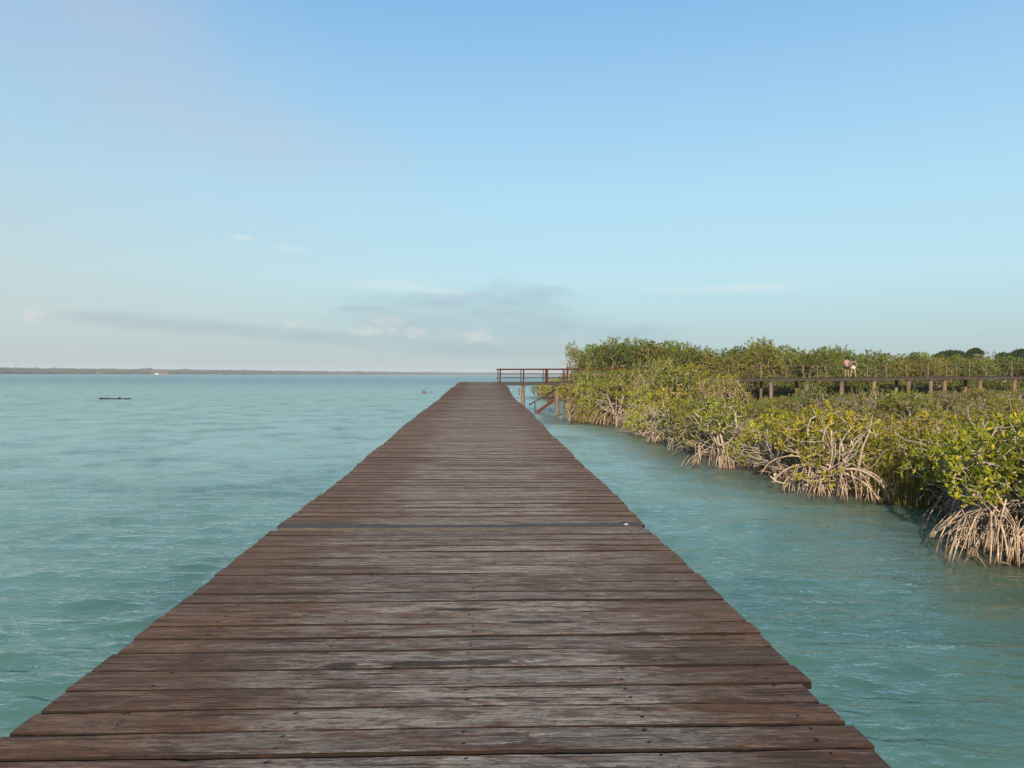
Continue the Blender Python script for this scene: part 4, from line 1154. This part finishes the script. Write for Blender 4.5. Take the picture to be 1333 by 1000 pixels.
def swimmer(px, py, y, rz, lab, out=.45, cloth=None, sc=1.0):
    """chest-deep bather; only what is above water is far out of it"""
    J = [(0, 0, -.55), (0, 0, -.25), (0, 0, 0), (0, 0, .14), (0, .005, .21), (0, .02, .27), (0, .012, .345), (0, 0, .415),
         (.17, 0, .12), (-.17, 0, .12), (.30, .12, -.10), (-.30, .12, -.10), (.22, .34, -.16), (-.22, .34, -.16), (0, .115, .32), (.19, .42, -.17), (-.19, .42, -.17)]
    E = [(0, 1), (1, 2), (2, 3), (3, 4), (4, 5), (5, 6), (6, 7), (3, 8), (3, 9), (8, 10), (9, 11), (10, 12), (11, 13), (6, 14), (12, 15), (13, 16)]
    Rr = [(.14, .11), (.13, .09), (.15, .11), (.11, .07), .052, (.062, .07), (.076, .09), (.055, .066), .055, .055, .042, .042, .03, .03, .012, (.035, .018), (.035, .018)]
    n0 = len(J)
    for s, pm in ((1, 15), (-1, 16)):
        P = J[pm]
        for q in range(4):
            J.append((P[0]+(q-1.5)*.02, P[1]+.05, P[2]-.005)); J.append((P[0]+(q-1.5)*.021, P[1]+.085-.004*abs(q-1.4), P[2]-.015)); Rr += [.0095, .0075]
            E += [(pm, len(J)-2), (len(J)-2, len(J)-1)]
        J.append((P[0]-s*.045, P[1]+.01, P[2])); J.append((P[0]-s*.05, P[1]+.04, P[2]-.005)); Rr += [.011, .009]; E += [(pm, len(J)-2), (len(J)-2, len(J)-1)]
    J = [(a*sc, b*sc, c*sc) for a, b, c in J]
    Rr = [((r[0]*sc, r[1]*sc) if isinstance(r, tuple) else r*sc) for r in Rr]
    o = skin_obj('person', J, E, Rr, M_tan, None, 1); X = at(px, 500, y).x
    o.location = (X, y, out-.415*sc); o.rotation_euler = (0, 0, rz); tag(o, lab, 'person', None)
    def gm(name, pts, ed, rr, mat): skin_obj(name, [tuple(c*sc for c in p) for p in pts], ed, [(r[0]*sc, r[1]*sc) if isinstance(r, tuple) else r*sc for r in rr], mat, o)
    gm('hair', [(0, -.012, .36), (0, -.01, .43), (0, -.055, .315)], [(0, 1), (0, 2)], [(.09, .096), (.064, .07), (.07, .05)], M_hair)
    gm('swim_top', [(0, 0, -.35), (0, 0, -.1), (0, .0, .03)], [(0, 1), (1, 2)], [(.15, .12), (.145, .11), (.158, .12)], cloth or M_black)
swimmer(550.6, 512, 124, .4, 'chest deep bather left of the pier end, left one of the close pair', .48, None, .92)
swimmer(553.8, 512, 122, 6.1, 'chest deep bather left of the pier end, right one of the close pair', .54, None, .95)
swimmer(560, 512, 126, 1.2, 'bather with only the head above water, nearest to the left edge of the pier', .26)
swimmer(675.6, 510, 140, .2, 'bather far out seen just left of the orange pile, upper of the two', .55, M_red, 1.2)
swimmer(676, 514, 118, .2, 'bather with only the head above water left of the orange pile, lower of the two', .28)

# ---------------------------------------------------------------- sky and sun
SUN_EL, SUN_AZ = R(17), R(194)       # azimuth clockwise from +Y: behind the camera, to the left
w = bpy.data.worlds.new('World'); scn.world = w; w.use_nodes = True
g = NT(w.node_tree)
out = g.n('ShaderNodeOutputWorld'); bg = g.n('ShaderNodeBackground')
g.nt.links.new(bg.outputs[0], out.inputs[0])
sky = g.n('ShaderNodeTexSky', sky_type='NISHITA'); sky.sun_disc = False
sky.sun_elevation = SUN_EL; sky.sun_rotation = SUN_AZ
sky.air_density = 1.0; sky.dust_density = .6; sky.ozone_density = 1.5; sky.altitude = 0
d = g.n('ShaderNodeTexCoord').outputs['Generated']
X, Y, Z = g.sep(d)
az = g.math('ARCTAN2', X, Y); el = g.math('ARCSINE', Z)
pxc = g.math('DIVIDE', X, Y)                       # tangent coordinates of the northern sky
front = g.ramp(Y, .05, .3)
def blob(px, py, rx, ry, slope=0.0):
    a0 = math.atan((px-666.5)/1000); e0 = math.atan((487-py)/1000)
    da = g.math('SUBTRACT', az, a0)
    de = g.math('SUBTRACT', g.math('SUBTRACT', el, e0), g.math('MULTIPLY', da, slope))
    return g.math('ADD', g.math('POWER', g.math('DIVIDE', da, rx/1000), 2.0), g.math('POWER', g.math('DIVIDE', de, ry/1000), 2.0))
cv = g.comb(g.math('MULTIPLY', az, 1.0), g.math('MULTIPLY', el, 3.2), 0.0)
n1 = g.noise(cv, 14, 6, .6, .3); n2 = g.noise(g.comb(g.math('MULTIPLY', az, 1.0), g.math('MULTIPLY', el, 1.6), 4.0), 45, 5, .6, .2)
n3 = g.noise(g.comb(az, g.math('MULTIPLY', el, 1.3), 9.0), 5, 5, .55, .6)
def cloud(c, lst, color, amt, nz, nk, soft=(1.0, .1)):
    mk = None
    for b in lst:
        dd = g.math('ADD', blob(*b), g.math('MULTIPLY', g.math('SUBTRACT', nz, .5), nk))
        k = g.ramp(dd, soft[1], soft[0], 1, 0); mk = k if mk is None else g.math('MAXIMUM', mk, k)
    return g.mix(g.math('MULTIPLY', mk, amt), c, color)
c = sky.outputs[0]
SKYC = c
# overall tone of the air: cooler zenith, milky near the horizon
K = 5.2
def kc(r, g_, b, m=1.0): return (r*K*m, g_*K*m, b*K*m)
airg = g.n('ShaderNodeValToRGB'); g.put(airg.inputs[0], el)
cr = airg.color_ramp; cr.elements[0].position = 0.0; cr.elements[0].color = (1.50, 2.15, 2.45, 1)
cr.elements[1].position = 1.0; cr.elements[1].color = (.55, 1.25, 2.6, 1)
for p_, c_ in ((.03, (1.60, 2.35, 2.7, 1)), (.075, (1.95, 2.9, 3.25, 1)), (.12, (2.25, 3.45, 3.85, 1)), (.22, (2.10, 3.45, 4.25, 1)), (.34, (1.60, 2.95, 4.2, 1)), (.46, (1.12, 2.38, 4.0, 1)), (.7, (.8, 1.7, 3.2, 1))):
    e_ = cr.elements.new(p_); e_.color = c_
side = g.ramp(g.math('MULTIPLY_ADD', el, .6, az), -.75, .15, 1, 0)      # warmer air towards the sun side
gc = g.mix(g.math('MULTIPLY', g.math('MULTIPLY', side, g.ramp(el, .0, .09, .5, 1)), g.ramp(el, .02, .4, .75, .15)), airg.outputs[0], (2.75, 2.95, 2.88))
c = g.mix(.88, c, gc)
c = cloud(c, [(505, 374, 70, 9, -.05), (580, 381, 45, 6, -.05), (315, 321, 14, 4), (380, 331, 26, 4), (930, 379, 130, 6), (985, 377, 60, 5)], kc(.74, .79, .78), .55, n1, 2.6, (1.2, -.9))
c = cloud(c, [(600, 396, 150, 15), (655, 403, 95, 34), (690, 384, 60, 14), (560, 420, 120, 26), (700, 425, 110, 24), (800, 434, 110, 14), (480, 405, 50, 7)], kc(.325, .43, .51), .62, n1, 2.4, (1.5, -.9))
c = cloud(c, [(503, 424, 26, 14), (480, 432, 26, 9), (541, 434, 20, 10), (625, 438, 26, 10), (36, 425, 18, 10), (375, 428, 14, 6)], kc(.76, .70, .67), .62, n2, 4.4, (1.2, -.9))
c = cloud(c, [(150, 424, 60, 9), (240, 431, 150, 11, -.05), (420, 442, 200, 11, -.07), (620, 455, 150, 12, -.02), (330, 434, 60, 6)], kc(.335, .43, .51), .55, n1, 1.9, (1.5, -.7))
c = cloud(c, [(170, 90, 200, 110, -.3), (330, 190, 230, 60, -.2), (420, 215, 160, 30)], kc(.56, .54, .59), .33, n3, 2.6, (1.6, -.9))
g.put(bg.inputs[0], c)
bg.inputs[1].default_value = .11
sun_d = bpy.data.lights.new('sun', 'SUN'); sun_d.energy = 4.3; sun_d.angle = R(.6); sun_d.color = (1.0, .80, .58)
sun = link('sun', sun_d)
sv = Vector((math.sin(SUN_AZ)*math.cos(SUN_EL), math.cos(SUN_AZ)*math.cos(SUN_EL), math.sin(SUN_EL)))
sun.rotation_euler = sv.to_track_quat('Z', 'Y').to_euler()
sun.location = (0, 0, 40)

scn.view_settings.view_transform = 'Standard'; scn.view_settings.look = 'None'
scn.view_settings.exposure = 0.88; scn.view_settings.gamma = 1.0
scn.cycles.max_bounces = 6; scn.cycles.diffuse_bounces = 3; scn.cycles.glossy_bounces = 3
scn.cycles.transmission_bounces = 3; scn.cycles.volume_bounces = 0
scn.cycles.use_denoising = True
scn.cycles.sample_clamp_indirect = 6

# ---------------------------------------------------------------- air
def build_haze():
    m = bpy.data.materials.new('pale_air'); m.use_nodes = True; g = NT(m.node_tree)
    o = g.n('ShaderNodeOutputMaterial'); v = g.n('ShaderNodeVolumePrincipled')
    v.inputs['Color'].default_value = (.86, .93, 1.0, 1); v.inputs['Density'].default_value = 0.00022
    v.inputs['Anisotropy'].default_value = 0.0
    g.nt.links.new(v.outputs[0], o.inputs['Volume'])
    a, z0, z1 = 4300.0, -3.0, 26.0
    V = [(x, y, z) for z in (z0, z1) for x, y in ((-a, -a), (a, -a), (a, a), (-a, a))]
    Q = [(0, 3, 2, 1), (4, 5, 6, 7), (0, 1, 5, 4), (1, 2, 6, 5), (2, 3, 7, 6), (3, 0, 4, 7)]
    tag(link('haze', np_mesh('haze', V, np.array(Q), (m,))), 'thin pale morning haze over the lagoon', 'haze', kind='stuff')
build_haze()
